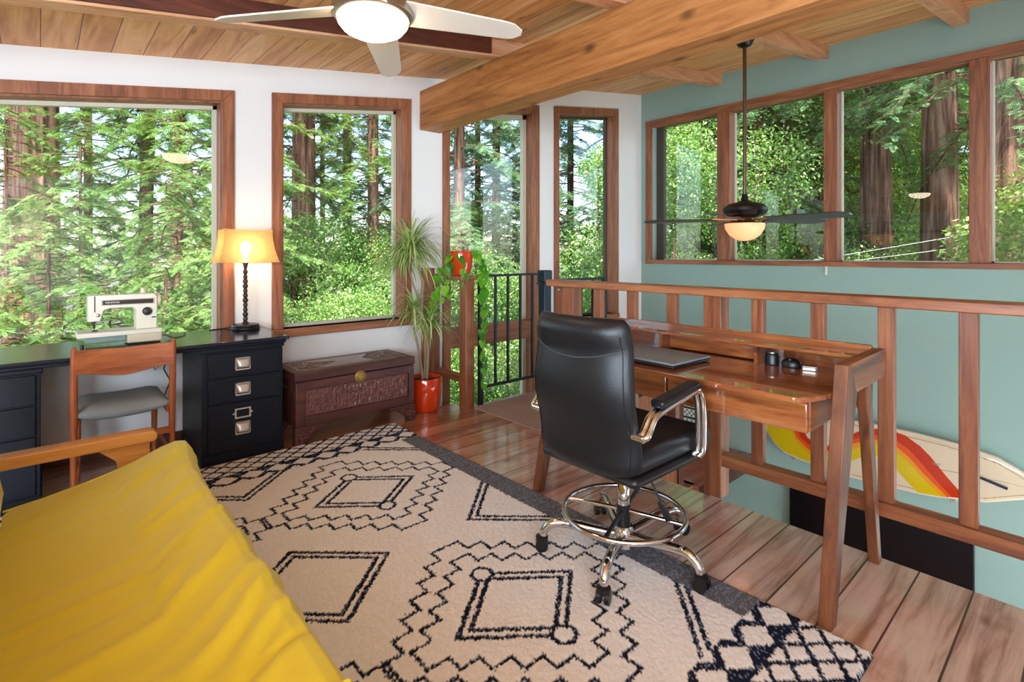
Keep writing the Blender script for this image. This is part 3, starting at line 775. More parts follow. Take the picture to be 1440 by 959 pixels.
# table lamp
tl = thing('table_lamp', 'lit table lamp with burlap shade and dark turned wooden stem on the worktop', 'lamp', (1.055, 3.95, TZ))
MB().lathe([(.088,0),(.092,.006),(.092,.014),(.086,.02),(.088,.026),(.084,.036),(.03,.042)], n=40).obj('base', plain('black_wood', '#1a1514', .35), tl)
prof = [(.018,.04),(.02,.05)]
z = .055
for k in range(11):
    r = .0165+.002*math.sin(k*1.9)
    prof += [(.010, z), (r*.85, z+.007), (r, z+.016), (r*.85, z+.025)]; z += .0325
prof += [(.009, z), (.013, z+.02), (.018, z+.045), (.018, z+.05)]
MB().lathe(prof, n=24).obj('stem', M_lampw, tl)
def shade():
    b = MB(); n = 14; m = 10
    for j in range(m+1):
        v = j/m; z = .462+.222*v
        hx = .148+(.19-.148)*(1-v)**2.0+.004*v; hy = .088+.035*(1-v)**2
        if j == m: pass
        pts = []
        for side in range(4):
            for i in range(n):
                u = i/n*2-1; pinch = 1-.05*(1-u*u)*(.5 if side % 2 else 1)
                p = [(u*hx, -hy*pinch), (hx*pinch, u*hy), (-u*hx, hy*pinch), (-hx*pinch, -u*hy)][side]
                pts.append((p[0], p[1], z + .006*abs(u)**4*(1 if v > .95 else 0)))
        b.v += pts
    N = 4*n
    for j in range(m):
        for k in range(N): b.f.append((j*N+k, j*N+(k+1) % N, (j+1)*N+(k+1) % N, (j+1)*N+k)); b.m.append(0)
    return b
t = NT('burlap'); c = t.coord((1,1,1)); sp = t.n('ShaderNodeSeparateXYZ'); t.l(c, sp.inputs[0])
wv = t.math('MULTIPLY', t.math('SINE', t.math('MULTIPLY', sp.outputs[0], 1500)), t.math('SINE', t.math('MULTIPLY', sp.outputs[2], 1500)))
col = t.mix(t.math('ADD', t.math('MULTIPLY', wv, .2), t.noise(t.coord((40,40,160)), 1, 4)), srgb('#a88752'), srgb('#e0c08a'))
df = t.n('ShaderNodeBsdfDiffuse'); tr = t.n('ShaderNodeBsdfTranslucent'); tp = t.n('ShaderNodeBsdfTransparent'); t.l(col, df.inputs[0]); t.l(col, tr.inputs[0])
m1 = t.n('ShaderNodeMixShader'); m1.inputs[0].default_value = .6; t.l(df.outputs[0], m1.inputs[1]); t.l(tr.outputs[0], m1.inputs[2])
m2 = t.n('ShaderNodeMixShader'); m2.inputs[0].default_value = .10; t.l(m1.outputs[0], m2.inputs[1]); t.l(tp.outputs[0], m2.inputs[2]); t.l(m2.outputs[0], t.out.inputs[0])
shade().obj('lamp_shade', t.m, tl, ang=50)
MB().lathe([(.012,.455),(.013,.50),(.02,.52),(.032,.555),(.033,.575),(.024,.597),(.004,.607)], n=20).obj('bulb', M_bulb, tl)
MB().tube([(.0,.05,.03),(-.10,.13,.003),(-.2,.10,.003)], .003, 6).obj('power_cord', M_black, tl)
# cables hanging behind the worktop
b = MB(); b.tube([(.60,4.06,.70),(.62,4.05,.6),(.595,4.06,.5),(.63,4.05,.42),(.60,4.06,.33),(.64,4.05,.2),(.62,4.04,.02)], .004, 6)
b.tube([(.66,4.06,.70),(.60,4.06,.55),(.55,4.06,.5),(.5,4.06,.58),(.47,4.07,.70)], .003, 6)
b.v = [(x-.6, y-4.06, z) for x, y, z in b.v]
tag(b.obj('power_cable', M_black, loc=(.6,4.06,0)), 'loose black cables hanging down the wall under the worktop', 'cable')

# teak chair
tc = thing('dining_chair', 'teak dining chair with grey upholstered seat facing the worktop', 'chair', (.325, 3.35, 0))
hw = .205
for s in (-1, 1):
    b = MB(); b.tube([(s*hw, .02, 0), (s*hw, 0, .44), (s*hw, -.012, .60), (s*hw, -.03, .785), (s*hw, -.031, .792)], [.011,.0165,.0165,.0125,.006], 14); b.obj('leg', M_teakz, tc)
    MB().tube([(s*.175, .385, 0), (s*.175, .375, .43)], [.012,.017], 14).obj('leg', M_teakz, tc)
    MB().box(s*.19-.01, s*.19+.01, .01, .38, .395, .43).obj('side_rail', M_teakz, tc, bevel=.004)
    MB().box(s*.19-.007, s*.19+.007, .02, .38, .19, .21).obj('stretcher', M_teakz, tc, bevel=.003)
MB().box(-hw, hw, -.005, .012, .285, .32).obj('stretcher', M_teakx, tc, bevel=.003)
MB().box(-.175, .175, .36, .38, .39, .43).obj('front_rail', M_teakx, tc, bevel=.003)
b = MB(); n = 24
for s in (0, 1):
    for i in range(n+1):
        u = i/n*2-1; y = -.022-.030*(1-u*u)*0+.028*(1-u*u) - s*.014 - .0
        zt = .772-.004*math.cos(u*math.pi)-.0*u; zb = .648+.012*abs(u)-.022*math.cos(u*math.pi/2)**2
        b.v += [(u*hw, y, zb), (u*hw, y-.006, zt)]
for i in range(n):
    a = i*2; o_ = (n+1)*2
    b.f += [(a, a+1, a+3, a+2), (a+o_, a+2+o_, a+3+o_, a+1+o_), (a+1, a+1+o_, a+3+o_, a+3), (a, a+2, a+2+o_, a+o_)]; b.m += [0]*4
b.obj('backrest', M_teakx, tc, bevel=.002)
b = MB(); nx_, ny_ = 20, 16
for lay in (0, 1):
    for j in range(ny_+1):
        for i in range(nx_+1):
            u, v = i/nx_*2-1, j/ny_*2-1
            e = (1-abs(u)**7)*(1-abs(v)**7)
            dip = -.016*(1-u*u)
            b.v.append((u*.19, .195+v*.2, (.462+.034*e+dip if lay else .44-.03*e+dip*.8)))
Nn = (nx_+1)*(ny_+1)
for lay in (0, 1):
    for j in range(ny_):
        for i in range(nx_):
            a = lay*Nn+j*(nx_+1)+i; q = (a, a+1, a+nx_+2, a+nx_+1); b.f.append(q if lay else q[::-1]); b.m.append(0)
rim = [i for i in range(nx_+1)] + [j*(nx_+1)+nx_ for j in range(1, ny_+1)] + [ny_*(nx_+1)+i for i in range(nx_-1, -1, -1)] + [j*(nx_+1) for j in range(ny_-1, 0, -1)]
for k in range(len(rim)): a, c2 = rim[k], rim[(k+1) % len(rim)]; b.f.append((a, c2, c2+Nn, a+Nn)); b.m.append(0)
b.obj('seat', plain('grey_tweed', '#8a949a', .95, bumpy=.6, bscale=220, var=.15), tc, ang=85)

# ------------------------------------------------------------------ carved chest
ch = thing('carved_chest', 'dark carved wooden chest with round brass lock between the navy cabinet and the potted plant', 'chest', (1.215, 3.45, 0))
W_, H_ = .885, .475; DP = .42
bd = MB().box(.006, W_-.006, .024, DP-.006, .126, .414); 
for q in ((.006, .068, .126, .414), (.835, W_-.006, .126, .414), (.068, .835, .126, .185), (.068, .835, .36, .414)): bd.box(q[0], q[1], .004, .0245, q[2], q[3])
bd.obj('body', M_chest, ch, bevel=.003)
lid = MB().box(0, W_, 0, DP, .418, H_).obj('lid', M_chest, ch, bevel=.007, seg=3)
def relief(w, h, nx, ny, fn, name, parent, mat, M):
    vs = [(w*i/nx, h*j/ny, fn(w*i/nx, h*j/ny)) for j in range(ny+1) for i in range(nx+1)]
    fs = [(j*(nx+1)+i, j*(nx+1)+i+1, (j+1)*(nx+1)+i+1, (j+1)*(nx+1)+i) for j in range(ny) for i in range(nx)]
    b = MB(); b.add(vs, fs, M); return b.obj(name, mat, parent, ang=70)
def carve(x, y, w, h, seed=0):
    e = min(x, w-x, y, h-y)
    if e < .004: return .0
    if e < .012: return .006
    cx = abs(x/w*2-1); cyy = abs(y/h*2-1)
    if cx**5+cyy**4*.75 > .80: return .010+.003*noise.noise(Vector((x*40, y*40, 3)))
    # crowd of upright figures, trees and clouds in deep relief
    d1 = noise.voronoi(Vector((x*44, y*17, seed)))[0][0]; d2 = noise.voronoi(Vector((x*80, y*70, seed+4)))[0][0]
    a = max(0, min(1, (.62-d1)*3.2)); c_ = max(0, min(1, (.5-d2)*3))
    return .001+.013*a*(.55+.45*c_)+.004*c_
relief(.767, .175, 420, 100, lambda x, y: carve(x, y, .767, .175), 'carved_panel', ch, M_chestd, Matrix.Translation((.068, .022, .185)) @ FY)
def carve2(x, y):
    e = min(x, .80-x, y, .32-y)
    if e < .004: return 0
    if e < .02: return .004
    if e < .024: return 0.0
    q = Vector((x*24, y*24, 5)); d = noise.voronoi(q)[0]
    m = math.sin(x*9+1)*.5+.5+noise.noise(Vector((x*6, y*9, 1)))*.8
    return .0035 + (-.018*max(0, .62-d[0]) - .008*abs(noise.noise(q*1.6)) if m > .55 else 0)
M_lidc = plain('polished_carving', '#6d5048', .2, bumpy=.1, var=.2)
relief(.80, .32, 240, 96, carve2, 'lid_carving', lid, M_lidc, Matrix.Translation((.042, .05, H_-.001)))
lk = MB().lathe([(.039,0),(.042,.002),(.040,.005),(.034,.004),(.031,.006),(.012,.007),(.001,.007)], n=36, M=Matrix.Translation((.445, .0, .395)) @ FY, cap=False).obj('lock_plate', M_brass, ch)
b = MB(); b.prism([(-.012,.012),(.012,.012),(.016,-.006),(.006,-.024),(-.006,-.024),(-.016,-.006)], -.011, -.004, 'y', Matrix.Translation((.445,0,.392))); b.obj('hasp', M_brass, lk, bevel=.002)
for s in (0, 1):
    for yy in (0, DP-.05):
        b = MB(); X_ = lambda x: x if s == 0 else W_-x
        b.prism([(X_(0),0),(X_(.06),0),(X_(.07),.03),(X_(.11),.06),(X_(.15),.09),(X_(.19),.105),(X_(.22),.125),(X_(0),.125)][::(1 if s == 0 else -1)], yy, yy+.05, 'y')
        ft = b.obj('foot', M_chest, ch, bevel=.003)
        if yy == 0:
            b = MB()
            for (a, c, d_, e_) in ((.008,.05,.012,.02),(.042,.05,.012,.05),(.008,.016,.03,.08),(.008,.075,.072,.08),(.067,.075,.05,.08),(.03,.07,.048,.056),(.085,.12,.085,.093),(.112,.12,.085,.115),(.03,.038,.048,.07)):
                b.box(min(X_(a),X_(c)), max(X_(a),X_(c)), -.006, .002, d_, e_)
            b.obj('fretwork', M_chestd, ft, bevel=.002)
MB().box(-.004, .002, .15, .27, .36, .37).obj('side_handle', M_brass, ch)

# ------------------------------------------------------------------ plants
M_leafs = NT('striped_leaf'); t = M_leafs; g_ = t.n('ShaderNodeNewGeometry')
t.bsdf(t.ramp(g_.outputs['Random Per Island'], [(0, srgb('#5d8a35')), (.5, srgb('#9cba5c')), (1, srgb('#dce0a0'))]), .45); M_leafs = t.m
t = NT('pothos_leaf'); g_ = t.n('ShaderNodeNewGeometry')
bs = t.bsdf(t.ramp(g_.outputs['Random Per Island'], [(0, srgb('#2f6e22')), (.5, srgb('#5fae2c')), (1, srgb('#9ad53f'))]), .35)
bs.inputs['Subsurface Weight'].default_value = 0
tl_ = t.n('ShaderNodeBsdfTranslucent'); tl_.inputs[0].default_value = srgb('#8fd02e'); mx = t.n('ShaderNodeMixShader'); mx.inputs[0].default_value = .45
t.l(bs.outputs[0], mx.inputs[1]); t.l(tl_.outputs[0], mx.inputs[2]); t.l(mx.outputs[0], t.out.inputs[0]); M_poth = t.m
M_stem = plain('grey_stem', '#8d7a5f', .8, bumpy=.4, var=.2)
pt_ = thing('potted_dracaena', 'tall spiky dracaena in an orange pot on the floor beside the carved chest', 'plant', (2.30, 3.62, 0))
MB().lathe([(.085,0),(.105,.01),(.118,.06),(.125,.14),(.126,.255),(.122,.262),(.115,.258),(.113,.235)], n=44, cap=False).obj('pot', M_orange, pt_)
MB().lathe([(.116,.235),(.06,.243),(.0,.246)], n=30, cap=False).obj('soil', M_soil, pt_)
MB().lathe([(.0,.001),(.085,.0011)], n=30, cap=False).obj('pot_base', M_orange, pt_)
def stemtube(pts, r0, r1):
    n = len(pts); MB().tube(pts, [r0+(r1-r0)*i/(n-1) for i in range(n)], 10).obj('stem', M_stem, pt_)
# camera-facing sideways direction of the spread is along (+.75,-.66) in plan
sd = Vector((.747, -.665, 0))
hd1 = Vector((0,0,1.30)) + sd*-.115; hd2 = Vector((0,0,.80)) + sd*-.10; hd3 = Vector((.02,.0,.70)) + sd*.02
stemtube([(.01,0,.24), sd*.02+Vector((0,0,.5)), sd*-.03+Vector((0,0,.8)), sd*-.02+Vector((0,0,1.02)), hd1], .013, .008)
stemtube([(-.02,.01,.24), sd*-.05+Vector((0,0,.45)), sd*-.095+Vector((0,0,.66)), hd2], .012, .007)
stemtube([(-.0,.02,.24), sd*.0+Vector((0,0,.5)), hd3], .010, .006)
stemtube([sd*-.03+Vector((0,0,.8)), sd*-.10+Vector((0,0,1.0)), sd*-.16+Vector((0,0,1.22))], .008, .006)
def blades(b, c, n, l0, l1, wid, up=.5, spread=0):
    for k in range(n):
        a = random.uniform(0, 2*math.pi); el = random.uniform(-.25, 1.25) if up else 0
        ln = random.uniform(l0, l1); d = Vector((math.cos(a)*math.cos(el), math.sin(a)*math.cos(el), math.sin(el)))
        s_ = Vector((-math.sin(a), math.cos(a), 0)); p = Vector(c)+Vector((0,0,random.uniform(-.06,.06))); o_ = len(b.v); m = 9
        for i in range(m):
            u = i/(m-1); w = wid*(1-u)**.6*(.5+min(1, u*4)*.5)
            q = p
            b.v += [tuple(q-s_*w), tuple(q+s_*w)]
            d = (d+Vector((0,0,-.30*(u+.25)*random.uniform(.8,1.2)))).normalized(); p = p + d*ln/(m-1)
        for i in range(m-1): b.f.append((o_+2*i, o_+2*i+1, o_+2*i+3, o_+2*i+2)); b.m.append(0)
b = MB(); blades(b, hd1, 210, .28, .52, .0075); blades(b, sd*-.16+Vector((0,0,1.22)), 90, .25, .44, .007)
b.v = [(x, min(y, .44), z) for x, y, z in b.v]; b.obj('foliage', M_leafs, pt_)
b = MB(); blades(b, hd2, 110, .2, .36, .007); blades(b, hd3, 100, .2, .34, .007); b.v = [(x, min(y, .44), z) for x, y, z in b.v]; b.obj('foliage', M_leafs, pt_)

pp = thing('potted_pothos', 'trailing pothos in a smaller orange pot on top of the corner railing', 'plant', (2.56, 3.50, 1.068))
MB().lathe([(.045,0),(.07,.006),(.085,.05),(.096,.11),(.098,.185),(.095,.2),(.09,.195),(.088,.17)], n=40, cap=False).obj('pot', M_orange, pp)
MB().lathe([(.09,.172),(.0,.178)], n=24, cap=False).obj('soil', M_soil, pp)
MB().lathe([(.0,.0),(.045,.0005)], n=24, cap=False).obj('pot_base', M_orange, pp)
vines = [
 [(.05,-.04,.18),(.08,-.08,.2),(.105,-.12,.15),(.115,-.13,.02),(.118,-.13,-.15),(.125,-.13,-.35),(.115,-.13,-.52),(.125,-.13,-.70),(.125,-.13,-.92)],
 [(.06,-.03,.18),(.09,-.08,.19),(.115,-.12,.10),(.135,-.12,-.08),(.13,-.12,-.3),(.14,-.12,-.5),(.135,-.12,-.8)],
 [(-.05,0,.18),(-.1,0,.16),(-.14,.0,.05),(-.16,.0,-.06),(-.14,.02,-.13),(-.17,.02,-.2)],
 [(-.05,.03,.18),(-.1,.05,.15),(-.16,.08,.02),(-.19,.12,-.13),(-.21,.14,-.28),(-.17,.16,-.42)],
 [(-.04,-.05,.18),(-.07,-.10,.15),(-.06,-.12,.03),(-.08,-.10,-.07)],
 [(.0,.05,.18),(-.08,.10,.10),(-.12,.14,-.05),(-.15,.18,-.2),(-.13,.2,-.33)],
]
def hleaf(b, p, s, rz, tilt, roll):
    M = Matrix.Translation(p) @ Matrix.Rotation(rz, 4, 'Z') @ Matrix.Rotation(tilt, 4, 'X') @ Matrix.Rotation(roll, 4, 'Y')
    sh = [(0,0,0),(.35,.12,.05),(.5,-.15,.0),(.42,-.55,-.02),(.2,-.9,-.02),(0,-1.15,-.08),(-.2,-.9,-.02),(-.42,-.55,-.02),(-.5,-.15,0),(-.35,.12,.05),(0,-.5,-.1)]
    b.add([(x*s, y*s, z*s) for x, y, z in sh], [(0,10,1),(1,10,2),(2,10,3),(3,10,4),(4,10,5),(5,10,6),(6,10,7),(7,10,8),(8,10,9),(9,10,0)], M)
vb = MB(); lb = MB()
for v in vines:
    vb.tube(v, .0022, 6)
    for i in range(len(v)-1):
        a, c = Vector(v[i]), Vector(v[i+1]); n = max(2, int((c-a).length/.055))
        for k in range(n):
            p = a.lerp(c, (k+random.random()*.6)/n)
            hleaf(lb, p+Vector((random.uniform(-.02,.02), random.uniform(-.02,.0), 0)), random.uniform(.04,.08), random.uniform(-1.4, .6), R(random.uniform(40,95)), random.uniform(-.5,.5))
for k in range(12): hleaf(lb, Vector((random.uniform(-.05,.05), random.uniform(-.05,.05), .19)), random.uniform(.035,.055), random.uniform(0,6.3), R(random.uniform(-10,50)), 0)
vb.obj('vine', M_poth, pp); lb.obj('foliage', M_poth, pp, smooth=False)

# ------------------------------------------------------------------ futon sofa
fu = thing('futon_sofa', 'pine framed futon sofa covered in bright yellow fabric', 'sofa', (0, 2.6, 0))
def mattress():
    # profile around the cross-section (x, z), counter-clockwise from the back on top
    top = [(-.10,.335),(0,.352),(.1,.372),(.2,.396),(.3,.434),(.37,.464),(.42,.478),(.452,.473),(.476,.436),(.488,.385),(.492,.34),(.488,.30),(.475,.265),(.45,.245)]
    pr = []
    for i in range(len(top)-1):
        for q in range(5):
            u = q/5; pr.append((top[i][0]*(1-u)+top[i+1][0]*u, top[i][1]*(1-u)+top[i+1][1]*u))
    pr.append(top[-1]); nt = len(pr)
    pr += [(.3,.225),(.1,.2),(-.1,.19)]
    n = len(pr); ys = [2.6-.0001] + [2.6-3.9*(j/240)**1.0 for j in range(1, 241)]
    b = MB(); rng = random.Random(5)
    # folds: each a long soft ridge (cx, cy, angle, length, width, height)
    folds = []
    for k in range(70):
        y = rng.uniform(-.6, 2.5); folds.append((rng.uniform(.22, .50), y, R(rng.uniform(3, 42)) * (1 if y < 2.35 else .3), rng.uniform(.08, .24), rng.uniform(.008, .02), rng.uniform(.006, .016)*(1 if rng.random() < .75 else -1)))
    for k in range(9): folds.append((rng.uniform(-.0,.3), rng.uniform(.2,2.2), R(rng.uniform(10,60)), rng.uniform(.2,.35), rng.uniform(.02,.04), rng.uniform(.003,.007)))
    cen = (.2, .33)
    for j, y in enumerate(ys):
        e = min(1, max(0, (2.6-y)/.07))
        for i, (x, z) in enumerate(pr):
            X_, Z_ = x, z
            sh = min(1, max(0, (2.6-y)/.4)); X_ -= .04*sh*sh*(3-2*sh)*min(1, max(0, (x-.2)/.25))*min(1, max(0, (z-.27)/.12))
            # end rounding
            rr = (1-e)**2
            Z_ = Z_ - (Z_-.30)*rr*.12*(1 if i < nt else 0)
            X_ = X_ - (X_-.2)*rr*.05
            yy = y
            if i < nt:
                h = 0
                xs = min(x, .52) if z > .40 else .50+(.456-z)*.8
                for (cx, cy, a, ln, wd, hh) in folds:
                    dx, dy = xs-cx, y-cy
                    if abs(dx) > .5 or abs(dy) > .5: continue
                    p = dx*math.cos(a)+dy*math.sin(a); q = -dx*math.sin(a)+dy*math.cos(a)
                    h += hh*math.exp(-(p/ln)**2-(q/wd)**2)
                h += .004*noise.noise(Vector((xs*5, y*5, 2)))
                h *= min(1, (2.6-y)/.1)
                if z > .43 or x < .42: Z_ += h
                else: X_ += h*.8; Z_ += h*.3
            b.v.append((X_, yy-2.6, Z_))
    m = len(ys)
    for j in range(m-1):
        for i in range(n): b.f.append((j*n+i, (j+1)*n+i, (j+1)*n+(i+1) % n, j*n+(i+1) % n)); b.m.append(0)
    b.f += [tuple(range(n)), tuple(range((m-1)*n, m*n))[::-1]]; b.m += [0, 0]
    return b
t = NT('yellow_cotton'); c = t.coord()
t.bsdf(t.mix(t.noise(c, 3, 3), srgb('#d4c42a'), srgb('#dfd03c')), .72, 0, t.bump(t.noise(c, 300, 2), .1, .002), Sheen_Weight=.25, Sheen_Roughness=.4); M_yel = t.m
mo = mattress().obj('seat_mattress', M_yel, fu, ang=75)
MB().tube([(x, -.004, z) for x, z in ((-.10,.334),(0,.347),(.1,.365),(.2,.387),(.3,.417),(.37,.447),(.42,.459),(.45,.45))], .0035, 8).obj('piping', M_yel, mo)
b = MB(); nb = 30
for j in range(nb+1):
    y = -3.88*j/nb
    for (x, z) in ((-.115,.345),(-.10,.40),(-.125,.55),(-.175,.75),(-.21,.83),(-.26,.86),(-.32,.84),(-.33,.75),(-.29,.5),(-.25,.34)):
        f = .004*noise.noise(Vector((x*9, y*4, z*6)))
        b.v.append((x+f, y+(-.02 if j == 0 and z > .8 else -.002), z))
for j in range(nb):
    for i in range(10): b.f.append((j*10+i, (j+1)*10+i, (j+1)*10+(i+1) % 10, j*10+(i+1) % 10)); b.m.append(0)
b.f += [tuple(range(10)), tuple(range(nb*10, nb*10+10))[::-1]]; b.m += [0,0]
b.obj('back_cushion', M_yel, fu, ang=75)
# pine arms
for ya in (.07, -4.0):
    ar = MB().prism([(-.95,.455),(.35,.455),(.365,.46),(.37,.47),(.37,.488),(.36,.498),(.345,.502),(-.95,.502)], ya, ya+.075, 'y').obj('arm', M_pine, fu, bevel=.006, seg=3)
    b = MB(); b.prism([(.17,.454),(.23,.40),(.27,.20),(.27,0),(.345,0),(.345,.454)], ya+.018, ya+.055, 'y'); b.obj('arm_post', M_pine, fu, bevel=.003)
    b = MB(); b.prism([(-.8,.454),(-.8,0),(-.72,0),(-.70,.454)], ya+.018, ya+.055, 'y'); b.obj('arm_post', M_pine, fu, bevel=.003)
MB().box(.30, .33, -3.93, .088, .12, .185).obj('front_rail', M_pine, fu, bevel=.004)
MB().box(-.6, -.57, -3.93, .088, .12, .185).obj('back_rail', M_pine, fu, bevel=.004)
for k in range(14): MB().box(-.6, .31, -.15-.28*k, -.07-.28*k, .17, .186).obj('slat', M_pine, fu)
# tasselled cushion against the sofa back
pl = thing('throw_pillow', 'dark throw pillow with black tassels at the corner of the futon back', 'pillow', (-.30, 2.38, .50))
b = MB(); n = 16
for lay in (-1, 1):
    for j in range(n+1):
        for i in range(n+1):
            u, v = i/n*2-1, j/n*2-1; e = ((1-u*u)*(1-v*v))**.45
            b.v.append((lay*.055*e+.09+.0*u, u*.17*(1-.06*(1-v*v)), v*.17*(1-.06*(1-u*u))))
Nn = (n+1)**2
for lay in (0, 1):
    for j in range(n):
        for i in range(n):
            a = lay*Nn+j*(n+1)+i; q = (a, a+1, a+n+2, a+n+1); b.f.append(q if lay else q[::-1]); b.m.append(0)
Mt = Matrix.Rotation(R(-16), 4, 'Y')
b.v = [tuple(Mt @ Vector(p)) for p in b.v]
M_char = plain('charcoal_weave', '#24262a', .9, bumpy=.7, bscale=180, var=.2)
b.obj('cover', M_char, pl)
for (y_, z_) in ((.165,-.165), (.165,.165), (-.165,.165), (-.165,-.165)):
    b = MB(); p0 = Mt @ Vector((.09, y_, z_))
    for k in range(16):
        a = random.uniform(0, 6.28); r = random.uniform(.002, .010)
        b.tube([p0, p0+Vector((math.cos(a)*r, math.sin(a)*r+.012, -.03)), p0+Vector((math.cos(a)*r*1.6, math.sin(a)*r*1.6+.02, -.075-random.random()*.02))], .0016, 5)
    b.obj('tassel', M_black, pl)

# ------------------------------------------------------------------ ceiling fans
def blade_mesh(r0, r1, w0, w1, th, pitch, mat, parent, a, z, name='blade', curl=0, droop=0):
    b = MB(); n = 14
    for i in range(n+1):
        u = i/n; x = r0+(r1-r0)*u; w = w0+(w1-w0)*math.sin(min(1, u*1.15)*math.pi/2) if w1 > w0 else w0+(w1-w0)*u
        if u > .9: w *= math.sqrt(max(.02, 1-((u-.9)/.1)**2))*.5+.5*(1-(u-.9)/.1*.5)
        off = curl*math.sin(u*math.pi)
        for (yy, zz_) in ((-w/2,-th/2),(w/2,-th/2),(w/2,th/2),(-w/2,th/2)): b.v.append((x, yy+off, zz_))
    for i in range(n):
        for k in range(4): b.f.append((i*4+k, (i+1)*4+k, (i+1)*4+(k+1) % 4, i*4+(k+1) % 4)); b.m.append(0)
    b.f += [(3,2,1,0), tuple(range(n*4, n*4+4))]; b.m += [0,0]
    M = Matrix.Translation((0,0,z)) @ Matrix.Rotation(a, 4, 'Z') @ Matrix.Rotation(droop, 4, 'Y') @ Matrix.Rotation(pitch, 4, 'X')
    b.v = [tuple(M @ Vector(p)) for p in b.v]; return b.obj(name, mat, parent, bevel=.0015)
F1 = Vector((1.065, 2.09, 0)); zc = roof(F1.x)
f1 = thing('ceiling_fan', 'brushed nickel ceiling fan with pale blades and a lit glass bowl', 'fan', (F1.x, F1.y, zc))
def LZ(bm, name, mat, parent, **kw): bm.v = [(x, y, z-zc) for x, y, z in bm.v]; return bm.obj(name, mat, parent, **kw)
LZ(MB().lathe([(.075,zc-.02),(.08,zc-.03),(.07,zc-.075),(.02,zc-.085)], n=36), 'canopy', M_nickel, f1)
LZ(MB().lathe([(.016,zc-.09),(.016,2.37)], n=16), 'downrod', M_nickel, f1)
LZ(MB().lathe([(.03,2.385),(.10,2.375),(.155,2.34),(.168,2.305),(.172,2.28),(.168,2.262),(.152,2.252)], n=56), 'motor_housing', M_nickel, f1)
LZ(MB().lathe([(.150,2.255),(.150,2.248),(.145,2.23),(.125,2.205),(.085,2.185),(.04,2.177),(.0,2.175)], n=56, cap=False), 'light_bowl', M_bowl, f1)
M_bl = plain('pale_maple_blade', '#cdbfb0', .45, var=.06)
for k in range(4):
    a = -R(41.7)+R(5.5)+R(90)*k
    blade_mesh(.14, .645, .165, .105, .008, R(-13), M_bl, f1, a, 2.30-zc, curl=.0, droop=R(7))
F2 = Vector((4.18, 1.91, 0)); zc2 = roof(F2.x)-.125
f2 = thing('ceiling_fan', 'black ceiling fan with amber glass bowl hanging on a long rod over the open stairwell', 'fan', (F2.x, F2.y, zc2))
def LZ2(bm, name, mat, parent, **kw): bm.v = [(x, y, z-zc2) for x, y, z in bm.v]; return bm.obj(name, mat, parent, **kw)
M_fan = plain('black_bronze', '#1d1a1a', .35, .4); M_rod = plain('bronze_rod', '#6b5340', .35, .7)
LZ2(MB().lathe([(.072,zc2+.02),(.072,zc2-.012),(.05,zc2-.055),(.02,zc2-.07)], n=32), 'canopy', M_fan, f2)
LZ2(MB().lathe([(.014,zc2-.06),(.014,1.70)], n=16), 'downrod', M_rod, f2)
LZ2(MB().lathe([(.02,1.72),(.03,1.67),(.06,1.655),(.13,1.64),(.165,1.61),(.168,1.585),(.15,1.56),(.12,1.54),(.06,1.53)], n=48), 'motor_housing', M_fan, f2)
LZ2(MB().lathe([(.05,1.53),(.06,1.51),(.09,1.50),(.13,1.487)], n=40), 'light_fitter', plain('copper_fitter', '#8a5836', .35, .7), f2)
LZ2(MB().lathe([(.148,1.485),(.150,1.475),(.145,1.445),(.115,1.395),(.07,1.362),(.02,1.348),(.0,1.347)], n=48, cap=False), 'light_bowl', M_bowl2, f2)
LZ2(MB().lathe([(.001,1.35),(.02,1.347),(.018,1.33),(.008,1.32),(.001,1.318)], n=20, cap=False), 'finial', M_fan, f2)
M_bl2 = plain('dark_blade', '#3b3733', .35, var=.1)
for k in range(5):
    a = -R(41.7)+R(15)+R(72)*k
    bl = blade_mesh(.20, .78, .10, .145, .009, R(-12), M_bl2, f2, a, 1.515-zc2, curl=.0)
    b = MB(); b.bar((.08,0,.0),(.24,0,.008),.05,.008); Mq = Matrix.Translation((0,0,1.515-zc2)) @ Matrix.Rotation(a, 4, 'Z')
    b.v = [tuple(Mq @ Vector(p)) for p in b.v]; b.obj('blade_arm', plain('copper_fitter', '#8a5836', .35, .7), bl)

